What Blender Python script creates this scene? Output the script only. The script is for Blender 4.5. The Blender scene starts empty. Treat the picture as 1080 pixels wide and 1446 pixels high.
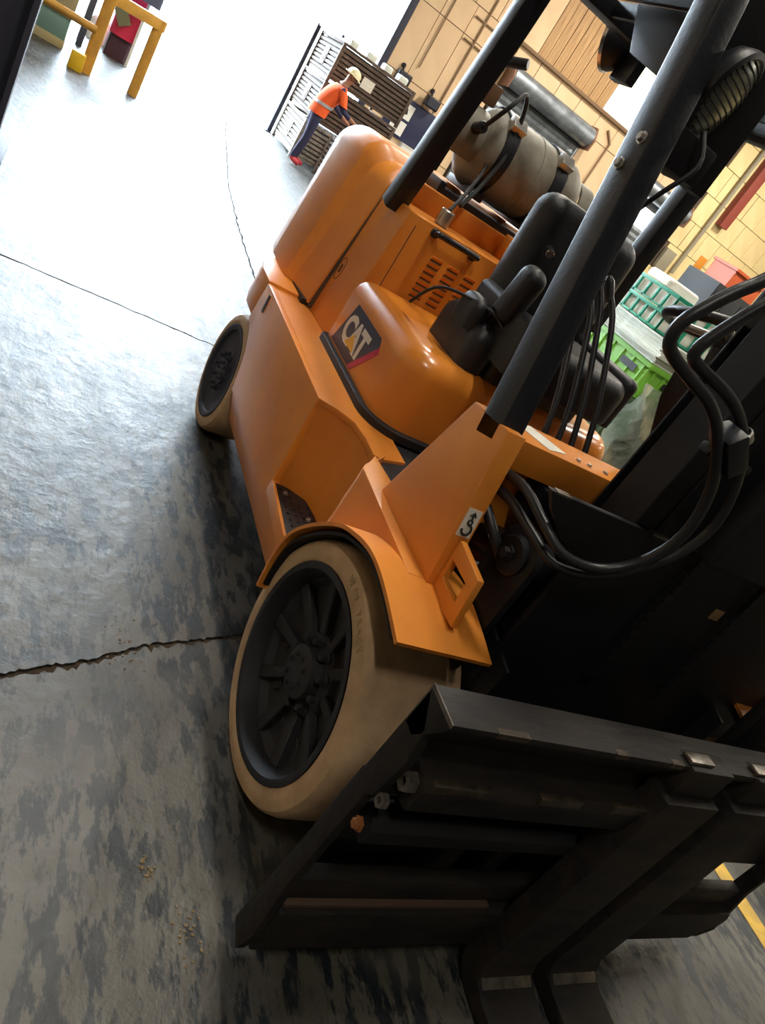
import bpy, bmesh, math, random
from mathutils import Vector, Matrix
random.seed(7)
S = bpy.context.scene
COL = S.collection
PI = math.pi

# ------------------------------------------------------------------ camera
CAM = Vector((1.2771, -0.9285, 1.5666))
YAW, PITCH, ROLL, FPX = math.radians(145.113), math.radians(-23.819), math.radians(34.893), 1061.9
fw = Vector((math.cos(PITCH)*math.cos(YAW), math.cos(PITCH)*math.sin(YAW), math.sin(PITCH)))
rt = fw.cross(Vector((0, 0, 1))).normalized()
up = rt.cross(fw)
R_ = math.cos(ROLL)*rt + math.sin(ROLL)*up
U_ = -math.sin(ROLL)*rt + math.cos(ROLL)*up
cd = bpy.data.cameras.new('camera')
cd.sensor_fit = 'HORIZONTAL'
cd.sensor_width = 36.0
cd.lens = FPX*36.0/1080.0
cd.clip_start = 0.02
cd.clip_end = 300
cam = bpy.data.objects.new('camera', cd)
COL.objects.link(cam)
M = Matrix((R_, U_, -fw)).transposed().to_4x4()
M.translation = CAM
cam.matrix_world = M
S.camera = cam

# ------------------------------------------------------------------ world, lights, exposure
w = bpy.data.worlds.new('sky')
S.world = w
w.use_nodes = True
bg = w.node_tree.nodes['Background']
bg.inputs['Color'].default_value = (0.74, 0.88, 1.0, 1)
bg.inputs['Strength'].default_value = 23.0
S.view_settings.view_transform = 'Standard'
S.view_settings.look = 'None'
S.view_settings.gamma = 1.0
S.view_settings.exposure = 0.55
S.view_settings.use_curve_mapping = False
LAMP_POWER = 95.0
LAMP_COL = (1.0, 0.92, 0.80)

# ------------------------------------------------------------------ materials
def new_mat(name):
    m = bpy.data.materials.new(name)
    m.use_nodes = True
    return m, m.node_tree, m.node_tree.nodes['Principled BSDF']

def mat(name, col, rough=.5, metal=0., bump=0., bscale=60., var=0., vscale=8., col2=None, coat=0., emit=None, estr=0., stretch=(1, 1, 1), spec=.5, alpha=None, trans=0.):
    m, nt, b = new_mat(name)
    b.inputs['Base Color'].default_value = (*col, 1)
    b.inputs['Roughness'].default_value = rough
    b.inputs['Metallic'].default_value = metal
    b.inputs['Coat Weight'].default_value = coat
    b.inputs['Coat Roughness'].default_value = .12
    b.inputs['Specular IOR Level'].default_value = spec
    b.inputs['Transmission Weight'].default_value = trans
    if emit:
        b.inputs['Emission Color'].default_value = (*emit, 1)
        b.inputs['Emission Strength'].default_value = estr
    if var > 0 or bump > 0:
        tc = nt.nodes.new('ShaderNodeTexCoord')
        mp = nt.nodes.new('ShaderNodeMapping')
        mp.inputs['Scale'].default_value = stretch
        nt.links.new(tc.outputs['Object'], mp.inputs['Vector'])
    if var > 0:
        n = nt.nodes.new('ShaderNodeTexNoise')
        n.inputs['Scale'].default_value = vscale
        n.inputs['Detail'].default_value = 6
        n.inputs['Roughness'].default_value = .65
        nt.links.new(mp.outputs['Vector'], n.inputs['Vector'])
        cr = nt.nodes.new('ShaderNodeValToRGB')
        c2 = col2 or tuple(c*.45 for c in col)
        cr.color_ramp.elements[0].position = .5-var*.5
        cr.color_ramp.elements[1].position = .5+(1-var)*.35+.02
        cr.color_ramp.elements[0].color = (*c2, 1)
        cr.color_ramp.elements[1].color = (*col, 1)
        nt.links.new(n.outputs['Fac'], cr.inputs['Fac'])
        nt.links.new(cr.outputs['Color'], b.inputs['Base Color'])
    if bump > 0:
        n2 = nt.nodes.new('ShaderNodeTexNoise')
        n2.inputs['Scale'].default_value = bscale
        n2.inputs['Detail'].default_value = 4
        nt.links.new(mp.outputs['Vector'], n2.inputs['Vector'])
        bp = nt.nodes.new('ShaderNodeBump')
        bp.inputs['Strength'].default_value = bump
        bp.inputs['Distance'].default_value = .01
        nt.links.new(n2.outputs['Fac'], bp.inputs['Height'])
        nt.links.new(bp.outputs['Normal'], b.inputs['Normal'])
    return m

ORANGE = mat('orange_paint', (.80, .29, .028), .42, bump=.06, bscale=25, var=.25, vscale=3, col2=(.66, .22, .03), coat=.12)
ORANGE_G = mat('orange_paint_gloss', (.80, .29, .028), .3, bump=.03, bscale=12, var=.2, vscale=3, col2=(.70, .235, .03), coat=.5)
BLACKP = mat('black_paint', (.007, .008, .012), .42, bump=.08, bscale=80)
BLACKM = mat('black_mast_steel', (.006, .0065, .009), .55, bump=.1, bscale=40, var=.3, vscale=9, col2=(.010, .010, .012), spec=.35)
WORN = mat('worn_black_steel', (.008, .008, .010), .6, .0, bump=.25, bscale=45, var=.5, vscale=16, col2=(.032, .026, .020), stretch=(1, .3, 1), spec=.25)
BAREST2 = mat('rubbed_brown_steel', (.11, .085, .055), .5, .5, bump=.3, bscale=50, var=.5, vscale=25, col2=(.02, .017, .014))
BAREST = mat('bare_worn_steel', (.33, .30, .26), .38, .8, bump=.2, bscale=60, var=.5, vscale=20, col2=(.09, .075, .06))
RUBBER = mat('black_rubber', (.009, .009, .011), .6, bump=.1, bscale=90)
HOSE = mat('hose_rubber', (.014, .014, .017), .38, bump=.05, bscale=120)
PLASTIC = mat('black_plastic', (.010, .010, .013), .45, bump=.1, bscale=160)
VINYL = mat('seat_vinyl', (.009, .010, .013), .5, bump=.15, bscale=70)
TYRE = mat('beige_tyre', (.62, .43, .25), .75, bump=.3, bscale=35, var=.4, vscale=6, col2=(.36, .24, .13))
TYRE2 = mat('embossed_rubber', (.40, .28, .16), .8)
RIM = mat('rim_black', (.008, .009, .013), .65, bump=.15, bscale=40, var=.3, vscale=10, col2=(.02, .02, .024))
RIMB = mat('rim_dark_grey', (.03, .031, .048), .7, bump=.1, bscale=40)
CHROME = mat('chrome', (.75, .75, .75), .2, 1.)
STEELB = mat('zinc_bolt', (.45, .43, .40), .35, .9)
WHITEL = mat('white_label', (.75, .72, .62), .6)
DECALB = mat('decal_blue_black', (.012, .018, .045), .35)
DECALW = mat('decal_white', (.72, .70, .64), .4)
DECALY = mat('decal_yellow', (.82, .48, .04), .4)
DECALR = mat('decal_crimson', (.55, .03, .10), .4)
INK = mat('black_ink', (.01, .01, .01), .5)
TANKM = mat('grey_tank_paint', (.30, .285, .225), .55, bump=.25, bscale=14, var=.6, vscale=5, col2=(.085, .07, .052))
BRASS = mat('dull_brass', (.35, .22, .09), .4, .8)
AMBER = mat('amber_lens', (.8, .16, .04), .3)
LENS = mat('ribbed_lens', (.16, .18, .14), .25, .3)
GALV = mat('galvanised', (.42, .47, .52), .4, .6, var=.2, vscale=3)
TAN = mat('tan_wall_paint', (.80, .58, .36), .75, bump=.1, bscale=20, var=.3, vscale=1.2, col2=(.70, .49, .29))
CREAM = mat('cream_wall_paint', (.84, .68, .36), .75, bump=.1, bscale=20, var=.3, vscale=2, col2=(.74, .58, .28))
PLANK = mat('brown_board', (.58, .36, .17), .7, bump=.2, bscale=6, var=.5, vscale=2.5, col2=(.30, .17, .07), stretch=(6, 6, .6))
SEAM = mat('dark_seam', (.10, .07, .05), .9)
STEELD = mat('dark_structural_steel', (.030, .033, .055), .6)
REDST = mat('oxide_red_steel', (.25, .05, .035), .6)
PIPE = mat('grey_pipe', (.28, .25, .18), .6)
YELLOW = mat('yellow_safety_paint', (.72, .38, .05), .45, var=.3, vscale=6, col2=(.5, .26, .05))
YLINE = mat('yellow_floor_paint', (.75, .45, .04), .6, bump=.2, var=.5, vscale=9, col2=(.28, .19, .06))
VEST = mat('orange_vest', (.90, .12, .02), .8)
VSTR = mat('reflective_strip', (.42, .42, .44), .5)
NAVY = mat('navy_cloth', (.03, .03, .075), .85)
SKIN = mat('skin', (.35, .16, .09), .6)
HELM = mat('cream_helmet', (.78, .70, .45), .35)
SHOE = mat('red_shoe', (.55, .05, .06), .6)
CRATEG = mat('grey_crate', (.46, .43, .36), .7, var=.3, vscale=9)
CRATEB = mat('brown_crate', (.16, .11, .08), .75, var=.3, vscale=9)
PAPER = mat('paper', (.85, .84, .78), .8)
NAVYB = mat('navy_board', (.02, .025, .07), .6)
TEAL = mat('teal_plastic', (.01, .30, .18), .5)
LIME = mat('lime_plastic', (.22, .55, .06), .5)
OLIVE = mat('dark_green_plastic', (.06, .10, .05), .5)
CLEARW = mat('stretch_wrap', (.75, .80, .72), .25, bump=.6, bscale=18)
WRAP = mat('clear_wrap', (.72, .85, .72), .2, bump=.4, bscale=12, trans=.8)
CARTON = mat('white_carton', (.80, .78, .72), .6)
WOODP = mat('pallet_wood', (.33, .22, .12), .8, var=.4, vscale=8)
REDB = mat('red_plastic', (.62, .02, .07), .5)
GREYC = mat('grey_green_cabinet', (.36, .32, .20), .6)
TEALC = mat('teal_band', (.14, .26, .25), .6)
ROOFM = mat('roof_sheet', (.16, .15, .14), .8)
LAMPM = mat('lamp_tube', (1, 1, 1), .5, emit=(1.0, .9, .75), estr=12)
SKYL = mat('translucent_panel_lit', (1, .95, .8), .5, emit=(1.0, .93, .72), estr=1.15)
SKYW = mat('door_window_lit', (1, 1, 1), .5, emit=(.95, 1.0, 1.0), estr=2.2)

def floor_mat():
    m, nt, b = new_mat('worn_concrete')
    N = nt.nodes.new
    tc = N('ShaderNodeTexCoord')
    def noise(scale, detail, rough, st=(1, 1, 1), off=(0, 0, 0)):
        mp = N('ShaderNodeMapping'); mp.inputs['Scale'].default_value = st; mp.inputs['Location'].default_value = off
        nt.links.new(tc.outputs['Object'], mp.inputs['Vector'])
        n = N('ShaderNodeTexNoise'); n.inputs['Scale'].default_value = scale; n.inputs['Detail'].default_value = detail; n.inputs['Roughness'].default_value = rough
        nt.links.new(mp.outputs['Vector'], n.inputs['Vector'])
        return n.outputs['Fac']
    def ramp(src, p0, p1, c0, c1):
        r = N('ShaderNodeValToRGB'); e = r.color_ramp.elements
        e[0].position = p0; e[1].position = p1; e[0].color = c0; e[1].color = c1
        nt.links.new(src, r.inputs['Fac']); return r.outputs['Color']
    def mix(f, a, bb, mode='MIX'):
        x = N('ShaderNodeMix'); x.data_type = 'RGBA'; x.blend_type = mode
        if isinstance(f, float): x.inputs[0].default_value = f
        else: nt.links.new(f, x.inputs[0])
        for i, v in ((6, a), (7, bb)):
            if isinstance(v, tuple): x.inputs[i].default_value = v
            else: nt.links.new(v, x.inputs[i])
        return x.outputs[2]
    base = ramp(noise(2.6, 9, .65), .33, .70, (.050, .045, .036, 1), (.112, .104, .083, 1))
    stain = ramp(noise(19.0, 8, .66, (.42, 1.2, 1), (3.1, 1.7, 0)), .485, .545, (0, 0, 0, 1), (1, 1, 1, 1))
    big = ramp(noise(1.9, 3, .5, (1, 1, 1), (7, 4, 0)), .30, .48, (0, 0, 0, 1), (1, 1, 1, 1))
    sm = mix(1.0, stain, big, 'MULTIPLY')
    c1 = mix(sm, base, (.006, .011, .015, 1))
    spots = ramp(noise(34, 3, .5, (.5, 1.2, 1)), .62, .70, (0, 0, 0, 1), (.7, .7, .7, 1))
    c2 = mix(spots, c1, (.02, .022, .022, 1))
    nt.links.new(c2, b.inputs['Base Color'])
    rr = N('ShaderNodeMapRange'); rr.inputs['To Min'].default_value = .36; rr.inputs['To Max'].default_value = .62
    nt.links.new(noise(5, 6, .65, (.6, 1.2, 1), (1, 9, 0)), rr.inputs['Value'])
    nt.links.new(rr.outputs['Result'], b.inputs['Roughness'])
    b.inputs['Specular IOR Level'].default_value = .62
    h1 = noise(13, 6, .6); h2 = noise(70, 3, .6)
    ad = N('ShaderNodeMath'); ad.operation = 'MULTIPLY_ADD'; ad.inputs[1].default_value = .10
    nt.links.new(h2, ad.inputs[0]); nt.links.new(h1, ad.inputs[2])
    bp = N('ShaderNodeBump'); bp.inputs['Strength'].default_value = .30; bp.inputs['Distance'].default_value = .02
    nt.links.new(ad.outputs[0], bp.inputs['Height'])
    nt.links.new(bp.outputs['Normal'], b.inputs['Normal'])
    return m
FLOOR = floor_mat()
CRACKM = mat('crack_dirt', (.07, .045, .022), .9, bump=.6, bscale=60, var=.4, vscale=30, col2=(.012, .010, .008))

# ------------------------------------------------------------------ builders
def origin_of(o):
    v = Vector((0, 0, 0))
    while o:
        v += Vector(o.location); o = o.parent
    return v

def finish(name, bm, m, parent=None, loc=None, smooth=35, recalc=True):
    """bm holds world coordinates; the object gets its own base point (or its parent's)."""
    if recalc:
        bmesh.ops.recalc_face_normals(bm, faces=bm.faces)
    off = origin_of(parent) if parent else Vector((0, 0, 0))
    if loc is not None:
        off = Vector(loc)
    elif parent is None:
        lo = [min(v.co[i] for v in bm.verts) for i in range(3)]
        hi = [max(v.co[i] for v in bm.verts) for i in range(3)]
        off = Vector(((lo[0]+hi[0])/2, (lo[1]+hi[1])/2, lo[2]))
    bmesh.ops.translate(bm, verts=bm.verts, vec=-off)
    me = bpy.data.meshes.new(name)
    bm.to_mesh(me); bm.free()
    if smooth:
        for p in me.polygons: p.use_smooth = True
        me.set_sharp_from_angle(angle=math.radians(smooth))
    me.materials.append(m)
    o = bpy.data.objects.new(name, me)
    COL.objects.link(o)
    if parent: o.parent = parent
    else: o.location = off
    return o

def empty(name, loc, label, cat, group=None):
    o = bpy.data.objects.new(name, None)
    COL.objects.link(o)
    o.empty_display_size = .1
    o.location = loc
    tag(o, label, cat, group)
    return o

def tag(o, label=None, cat=None, group=None, kind=None):
    if label: o['label'] = label
    if cat: o['category'] = cat
    if group: o['group'] = group
    if kind: o['kind'] = kind
    return o

def bev(bm, r, seg=2, ang=30):
    if r <= 0: return
    es = [e for e in bm.edges if len(e.link_faces) == 2 and e.calc_face_angle(0) > math.radians(ang)]
    if es:
        bmesh.ops.bevel(bm, geom=es, offset=r, segments=seg, profile=.6, affect='EDGES', clamp_overlap=True)

def add_box(bm, x, y, z, rot=None, piv=None):
    vs = [bm.verts.new((a, b, c)) for a in x for b in y for c in z]
    for f in ((0, 1, 3, 2), (4, 6, 7, 5), (0, 4, 5, 1), (2, 3, 7, 6), (0, 2, 6, 4), (1, 5, 7, 3)):
        bm.faces.new([vs[i] for i in f])
    if rot is not None:
        c = Vector(piv) if piv else Vector((sum(x)/2, sum(y)/2, sum(z)/2))
        for v in vs: v.co = c + rot @ (v.co-c)
    return vs

def box(name, x, y, z, m, parent=None, r=.004, rot=None, piv=None, seg=2):
    bm = bmesh.new(); add_box(bm, x, y, z, rot, piv)
    bmesh.ops.recalc_face_normals(bm, faces=bm.faces)
    bev(bm, r, seg)
    return finish(name, bm, m, parent)

def add_prism(bm, pts, axis, a0, a1):
    def P(u, v, a):
        return {'x': (a, u, v), 'y': (u, a, v), 'z': (u, v, a)}[axis]
    A = [bm.verts.new(P(u, v, a0)) for u, v in pts]
    B = [bm.verts.new(P(u, v, a1)) for u, v in pts]
    n = len(pts)
    bm.faces.new(A); bm.faces.new(B[::-1])
    for i in range(n):
        bm.faces.new((A[i], A[(i+1) % n], B[(i+1) % n], B[i]))

def prism(name, pts, axis, a0, a1, m, parent=None, r=.003, seg=2, ang=30):
    bm = bmesh.new(); add_prism(bm, pts, axis, a0, a1)
    bmesh.ops.recalc_face_normals(bm, faces=bm.faces)
    bev(bm, r, seg, ang)
    big = [f for f in bm.faces if len(f.verts) > 4]
    if big: bmesh.ops.triangulate(bm, faces=big)
    return finish(name, bm, m, parent)

def smooth_path(pts, n=6):
    P = [Vector(p) for p in pts]
    out = []
    for i in range(len(P)-1):
        p0 = P[max(i-1, 0)]; p1 = P[i]; p2 = P[i+1]; p3 = P[min(i+2, len(P)-1)]
        for k in range(n):
            t = k/n
            out.append(.5*((2*p1)+(-p0+p2)*t+(2*p0-5*p1+4*p2-p3)*t*t+(-p0+3*p1-3*p2+p3)*t**3))
    out.append(P[-1])
    return out

def add_tube(bm, pts, r, seg=10, cap=True):
    P = [Vector(p) for p in pts]
    n = len(P)
    rs = r if isinstance(r, (list, tuple)) else [r]*n
    T = [(P[min(i+1, n-1)]-P[max(i-1, 0)]).normalized() for i in range(n)]
    nrm = T[0].orthogonal().normalized()
    rings = []
    for i in range(n):
        nrm = (nrm-T[i]*nrm.dot(T[i]))
        nrm = nrm.normalized() if nrm.length > 1e-6 else T[i].orthogonal().normalized()
        bn = T[i].cross(nrm)
        rings.append([bm.verts.new(P[i]+rs[i]*(math.cos(a)*nrm+math.sin(a)*bn)) for a in [2*PI*k/seg for k in range(seg)]])
    for i in range(n-1):
        for k in range(seg):
            bm.faces.new((rings[i][k], rings[i][(k+1) % seg], rings[i+1][(k+1) % seg], rings[i+1][k]))
    if cap:
        bm.faces.new(rings[0][::-1]); bm.faces.new(rings[-1])

def tube(name, pts, r, m, parent=None, seg=10, sm=0):
    bm = bmesh.new()
    add_tube(bm, smooth_path(pts, sm) if sm else pts, r, seg)
    return finish(name, bm, m, parent, smooth=50)

def add_lathe(bm, prof, c, axis, seg=48, closed=False):
    """prof: (radius, along-axis) pairs"""
    c = Vector(c); ax = Vector(axis).normalized()
    u = ax.orthogonal().normalized(); v = ax.cross(u)
    rings = []
    for r, a in prof:
        if r < 1e-6:
            rings.append([bm.verts.new(c+ax*a)])
        else:
            rings.append([bm.verts.new(c+ax*a+r*(math.cos(t)*u+math.sin(t)*v)) for t in [2*PI*k/seg for k in range(seg)]])
    pairs = list(zip(rings, rings[1:]))
    if closed: pairs.append((rings[-1], rings[0]))
    for A, B in pairs:
        for k in range(seg):
            k2 = (k+1) % seg
            if len(A) == 1 and len(B) == 1: continue
            if len(A) == 1: bm.faces.new((A[0], B[k2], B[k]))
            elif len(B) == 1: bm.faces.new((A[k], A[k2], B[0]))
            else: bm.faces.new((A[k], A[k2], B[k2], B[k]))

def lathe(name, prof, c, axis, m, parent=None, seg=48, closed=False, smooth=35):
    bm = bmesh.new(); add_lathe(bm, prof, c, axis, seg, closed)
    return finish(name, bm, m, parent, smooth=smooth)

def cyl(name, a, b, r, m, parent=None, seg=20, bevel=.15):
    a = Vector(a); b = Vector(b); L = (b-a).length; e = min(r*bevel, L*.3)
    return lathe(name, [(0, 0), (r-e, 0), (r, e), (r, L-e), (r-e, L), (0, L)], a, b-a, m, parent, seg)

def bolt(name, c, axis, r, h, m, parent):
    return lathe(name, [(0, 0), (r*1.45, 0), (r*1.45, h*.25), (r, h*.3), (r, h*.9), (r*.8, h), (0, h)], c, axis, m, parent, seg=6, smooth=0)

def sheet(name, pts, axis, a0, a1, t, m, parent=None):
    """a polyline (2d) extruded along an axis, given thickness t along the polyline normal"""
    n = len(pts); inn = []
    for i in range(n):
        p = Vector(pts[max(i-1, 0)]); q = Vector(pts[min(i+1, n-1)])
        d = (q-p).normalized(); inn.append((pts[i][0]+d.y*t, pts[i][1]-d.x*t))
    loop = list(pts)+inn[::-1]
    bm = bmesh.new()
    def P(u, v, a): return {'x': (a, u, v), 'y': (u, a, v), 'z': (u, v, a)}[axis]
    A = [bm.verts.new(P(u, v, a0)) for u, v in loop]; B = [bm.verts.new(P(u, v, a1)) for u, v in loop]
    N = len(loop)
    for i in range(N): bm.faces.new((A[i], A[(i+1) % N], B[(i+1) % N], B[i]))
    for i in range(n-1):
        for R in (A, B): bm.faces.new((R[i], R[i+1], R[N-2-i], R[N-1-i]))
    return finish(name, bm, m, parent, smooth=40)

def loft(name, rings, m, parent=None, cap=True, smooth=40, closed_ring=True):
    bm = bmesh.new()
    V = [[bm.verts.new(p) for p in r] for r in rings]
    n = len(rings[0])
    for A, B in zip(V, V[1:]):
        for k in range(n if closed_ring else n-1):
            bm.faces.new((A[k], A[(k+1) % n], B[(k+1) % n], B[k]))
    if cap:
        for r in (V[0], V[-1]):
            f = bm.faces.new(r); bmesh.ops.triangulate(bm, faces=[f])
    return finish(name, bm, m, parent, smooth=smooth)

def rrect(x0, x1, y0, y1, rad, n=6):
    """rounded rectangle, rad = radii of corners (x1y1, x0y1, x0y0, x1y0)"""
    cs = ((x1, y1, 0), (x0, y1, 1), (x0, y0, 2), (x1, y0, 3)); out = []
    for i, (cx, cy, q) in enumerate(cs):
        r = rad[i] if isinstance(rad, (list, tuple)) else rad
        ox = cx-r if q in (0, 3) else cx+r; oy = cy-r if q in (0, 1) else cy+r
        for k in range(n+1):
            a = PI/2*q+PI/2*k/n
            out.append((ox+r*math.cos(a), oy+r*math.sin(a)))
    return out

def rblock(name, x, y, z, rad, rtop, m, parent=None, rbot=0., n=6, rot=None, piv=None):
    """block with rounded plan corners and a rounded top (and bottom) edge"""
    rings = []
    def ring(ins, zz):
        rr = [max(r-ins, .002) for r in (rad if isinstance(rad, (list, tuple)) else [rad]*4)]
        rings.append([Vector((a, b, zz)) for a, b in rrect(x[0]+ins, x[1]-ins, y[0]+ins, y[1]-ins, rr, n)])
    if rbot > 0:
        for k in range(n, -1, -1):
            a = PI/2*k/n; ring(rbot*(1-math.cos(a)), z[0]+rbot*(1-math.sin(a)))
    else: ring(0, z[0])
    for k in range(n+1):
        a = PI/2*k/n; ring(rtop*(1-math.cos(a)), z[1]-rtop*(1-math.sin(a)))
    if rot is not None:
        c = Vector(piv) if piv else Vector((sum(x)/2, sum(y)/2, z[0]))
        rings = [[c+rot @ (p-c) for p in r] for r in rings]
    return loft(name, rings, m, parent)

def text(name, s, size, mw, m, parent, depth=.001, shear=0., spacing=1., bold=0.):
    cu = bpy.data.curves.new('lettering', 'FONT')
    cu.body = s; cu.size = size; cu.extrude = depth; cu.shear = shear; cu.space_character = spacing; cu.offset = bold
    cu.align_x = 'LEFT'; cu.resolution_u = 3
    t = bpy.data.objects.new('lettering', cu)
    COL.objects.link(t)
    dg = bpy.context.evaluated_depsgraph_get()
    me = bpy.data.meshes.new_from_object(t.evaluated_get(dg))
    bpy.data.objects.remove(t); bpy.data.curves.remove(cu)
    me.transform(mw)
    bm = bmesh.new(); bm.from_mesh(me); bpy.data.meshes.remove(me)
    return finish(name, bm, m, parent, smooth=0)

def copy_tree(o, parent=None):
    c = o.copy(); COL.objects.link(c); c.parent = parent
    for ch in list(o.children): copy_tree(ch, c)
    return c

def Rx(a): return Matrix.Rotation(a, 3, 'X')
def Ry(a): return Matrix.Rotation(a, 3, 'Y')
def Rz(a): return Matrix.Rotation(a, 3, 'Z')

# ================================================================== SETTING
WX = -16.0          # back wall plane
# ---- floor: slabs parted by joints and a crack
fl = box('floor', (-40, 9), (-10, 22), (-.25, -.010), CRACKM, r=0)
tag(fl, 'dark worn concrete warehouse floor', kind='structure')
def slab(pts, nm='floor_slab'):
    bm = bmesh.new()
    A = [bm.verts.new((x, y, 0)) for x, y in pts]; B = [bm.verts.new((x, y, -.03)) for x, y in pts]
    n = len(pts)
    f = bm.faces.new(A)
    for i in range(n): bm.faces.new((A[i], B[i], B[(i+1) % n], A[(i+1) % n]))
    bmesh.ops.recalc_face_normals(bm, faces=bm.faces)
    bmesh.ops.triangulate(bm, faces=[f])
    o = finish(nm, bm, FLOOR, fl, smooth=0)
    return o
def jag(a, b, n, amp, rnd):
    out = []
    for i in range(n+1):
        t = i/n; x = a[0]+(b[0]-a[0])*t; y = a[1]+(b[1]-a[1])*t
        d = Vector((b[0]-a[0], b[1]-a[1])).normalized()
        k = rnd.uniform(-amp, amp) if 0 < i < n else 0
        out.append((x-d.y*k, y+d.x*k))
    return out
rj = random.Random(3)
JX = -2.885
jt1 = jag((JX, -10), (JX, -1.2), 30, .004, rj)+jag((JX, -1.2), (JX, 3), 110, .007, rj)[1:]+jag((JX, 3), (JX, 22), 30, .004, rj)[1:]
jt1b = [(x-.012-abs(rj.gauss(0, .004)), y) for x, y in jt1]
ck = [(3.2, -10), (.68, -2.2), (-.03, -.9), (-.165, -.601), (-.212, -.501), (-.268, -.372), (-.358, -.228), (-.409, -.09), (-.496, .118), (-.9, .9), (-1.2, 1.8), (-1.75, 3.2), (-2.2, 6), (-2.6, 14), (JX, 22)]
cpl = []
for a, b in zip(ck, ck[1:]):
    L = math.hypot(b[0]-a[0], b[1]-a[1]); n = max(2, min(60, int(L/.012)))
    cpl += jag(a, b, n, .006, rj)[:-1]
cpl.append(ck[-1])
cpr = [(x+.010+abs(rj.gauss(0, .009)), y+.004) for x, y in cpl]
cpr[-1] = (JX+.02, 22)
slab(cpl[:-1]+[(JX, 22)]+jt1[::-1][1:])
slab([(9, -10), (9, 22)]+cpr[::-1])
c3 = [(-40, 6.0), (-12, 1.6), (-7.62, 1.053), (-6.07, .934), (-5.01, .889), (-4.0, .84), (JX-.02, .8)]
cl = []
for a, b in zip(c3, c3[1:]):
    cl += jag(a, b, 14, .01, rj)[:-1]
cl.append(c3[-1])
cr_ = [(x, y+.012+abs(rj.gauss(0, .006))) for x, y in cl]
lo = [p for p in jt1b if p[1] < .78]; hi_ = [p for p in jt1b if p[1] > .83]
slab([(-40, -10)]+lo+cl[::-1])
slab(cr_+hi_+[(-40, 22)])
# loose grit knocked out of the crack
def grit(c, n, sp, r0, r1, lab, m):
    bm = bmesh.new()
    for _ in range(n):
        x, y = c[0]+rj.gauss(0, sp), c[1]+rj.gauss(0, sp*.6); r = rj.uniform(r0, r1)
        mm = Matrix.Translation((x, y, r*.35)) @ Matrix.Rotation(rj.uniform(0, 6), 4, 'Z') @ Matrix.Diagonal((r*rj.uniform(.7, 1.3), r, r*.6, 1))
        bmesh.ops.create_icosphere(bm, subdivisions=1, radius=1, matrix=mm)
    o = finish('concrete_grit', bm, m, smooth=0)
    tag(o, lab, 'grit', kind='stuff')
GRITM = mat('pale_grit', (.22, .16, .085), .9)
grit((.335, -.247), 26, .018, .0015, .005, 'pale concrete grit in a chipped spot beside the front wheel', GRITM)
grit((.49, -.16), 26, .03, .0015, .005, 'pale crumbs of concrete in front of the carriage corner', GRITM)
grit((-.33, -.27), 30, .06, .0015, .004, 'brown crumbs lying along the floor crack', mat('brown_grit', (.16, .10, .05), .9))

yl = box('floor_line', (-8, 6), (2.06, 2.15), (.0005, .0025), YLINE, r=0)
tag(yl, 'worn yellow safety line painted on the floor', 'floor line')

# ---- back wall with the tall doorway, built of panels
DY0, DY1, DZ = -2.2, 4.55, 6.6
wb = bmesh.new()
add_box(wb, (WX-.25, WX-.03), (DY1, 22), (0, 9)); add_box(wb, (WX-.25, WX-.03), (-10, DY0), (0, 9)); add_box(wb, (WX-.25, WX-.03), (DY0, DY1), (DZ, 9))
wb = finish('wall_back', wb, SEAM, smooth=0); tag(wb, 'tan panelled back wall around the bright doorway', kind='structure')
meshes = {}
def panel(y0, y1, z0, z1, m, nm, th=.03, parent=wb, x=WX):
    g = .008; key = (round(y1-y0, 3), round(z1-z0, 3), m.name, th)
    if key not in meshes:
        bm = bmesh.new(); add_box(bm, (-.03, -.03+th), (-(y1-y0)/2+g, (y1-y0)/2-g), (-(z1-z0)/2+g, (z1-z0)/2-g))
        bmesh.ops.recalc_face_normals(bm, faces=bm.faces)
        me = bpy.data.meshes.new(nm); bm.to_mesh(me); bm.free(); me.materials.append(m); meshes[key] = me
    o = bpy.data.objects.new(nm, meshes[key]); COL.objects.link(o); o.parent = parent
    o.location = Vector((x, (y0+y1)/2, (z0+z1)/2))-origin_of(parent)
    return o
RD = (7.1, 9.75, 0, 3.6)      # roller door opening
RD2 = (11.7, 13.5, 0, 3.6)
yy = DY1
edges = [4.55, 5.2, 5.85, 6.5, 7.1, 7.76, 8.42, 9.08, 9.75, 10.4, 11.05, 11.7, 12.3, 12.9, 13.5]
for y0, y1 in zip(edges, edges[1:]):
    indoor = (RD[0]-.01 <= y0 < RD[1]-.01) or (RD2[0]-.01 <= y0 < RD2[1]-.01)
    rows = [(3.62, 4.18)] if indoor else [(0, 1.25), (1.25, 2.3), (2.3, 3.62), (3.62, 4.18)]
    for z0, z1 in rows: panel(y0, y1, z0, z1, TAN, 'wall_panel', .03+random.uniform(-.004, .004))
# above the roller door: brown boards, and a lit translucent panel
y = 4.55
while y < 13.5-1e-6:
    if y < 6.95:
        for z0, z1 in ((4.18, 5.6), (5.6, 7.2), (7.2, 9)): panel(y, y+.6, z0, z1, TAN, 'wall_panel', .03+random.uniform(-.004, .004))
        y += .6
    else:
        z1 = 9
        if 9.69 < y < 10.6: panel(y, y+.2375, 5.62, 9, PLANK, 'wall_board', .03+random.uniform(-.006, .006))
        elif y >= 10.6:
            panel(y, y+.2375, 4.18, 9, PLANK, 'wall_board', .03+random.uniform(-.006, .006))
        else: panel(y, y+.2375, 4.18, 9, PLANK, 'wall_board', .03+random.uniform(-.006, .006))
        y += .2375
sk = box('window_1', (WX-.03, WX+.01), (9.70, 10.85), (4.22, 5.60), SKYL, r=.005); tag(sk, 'lit translucent panel high in the brown board wall', kind='structure')
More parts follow.
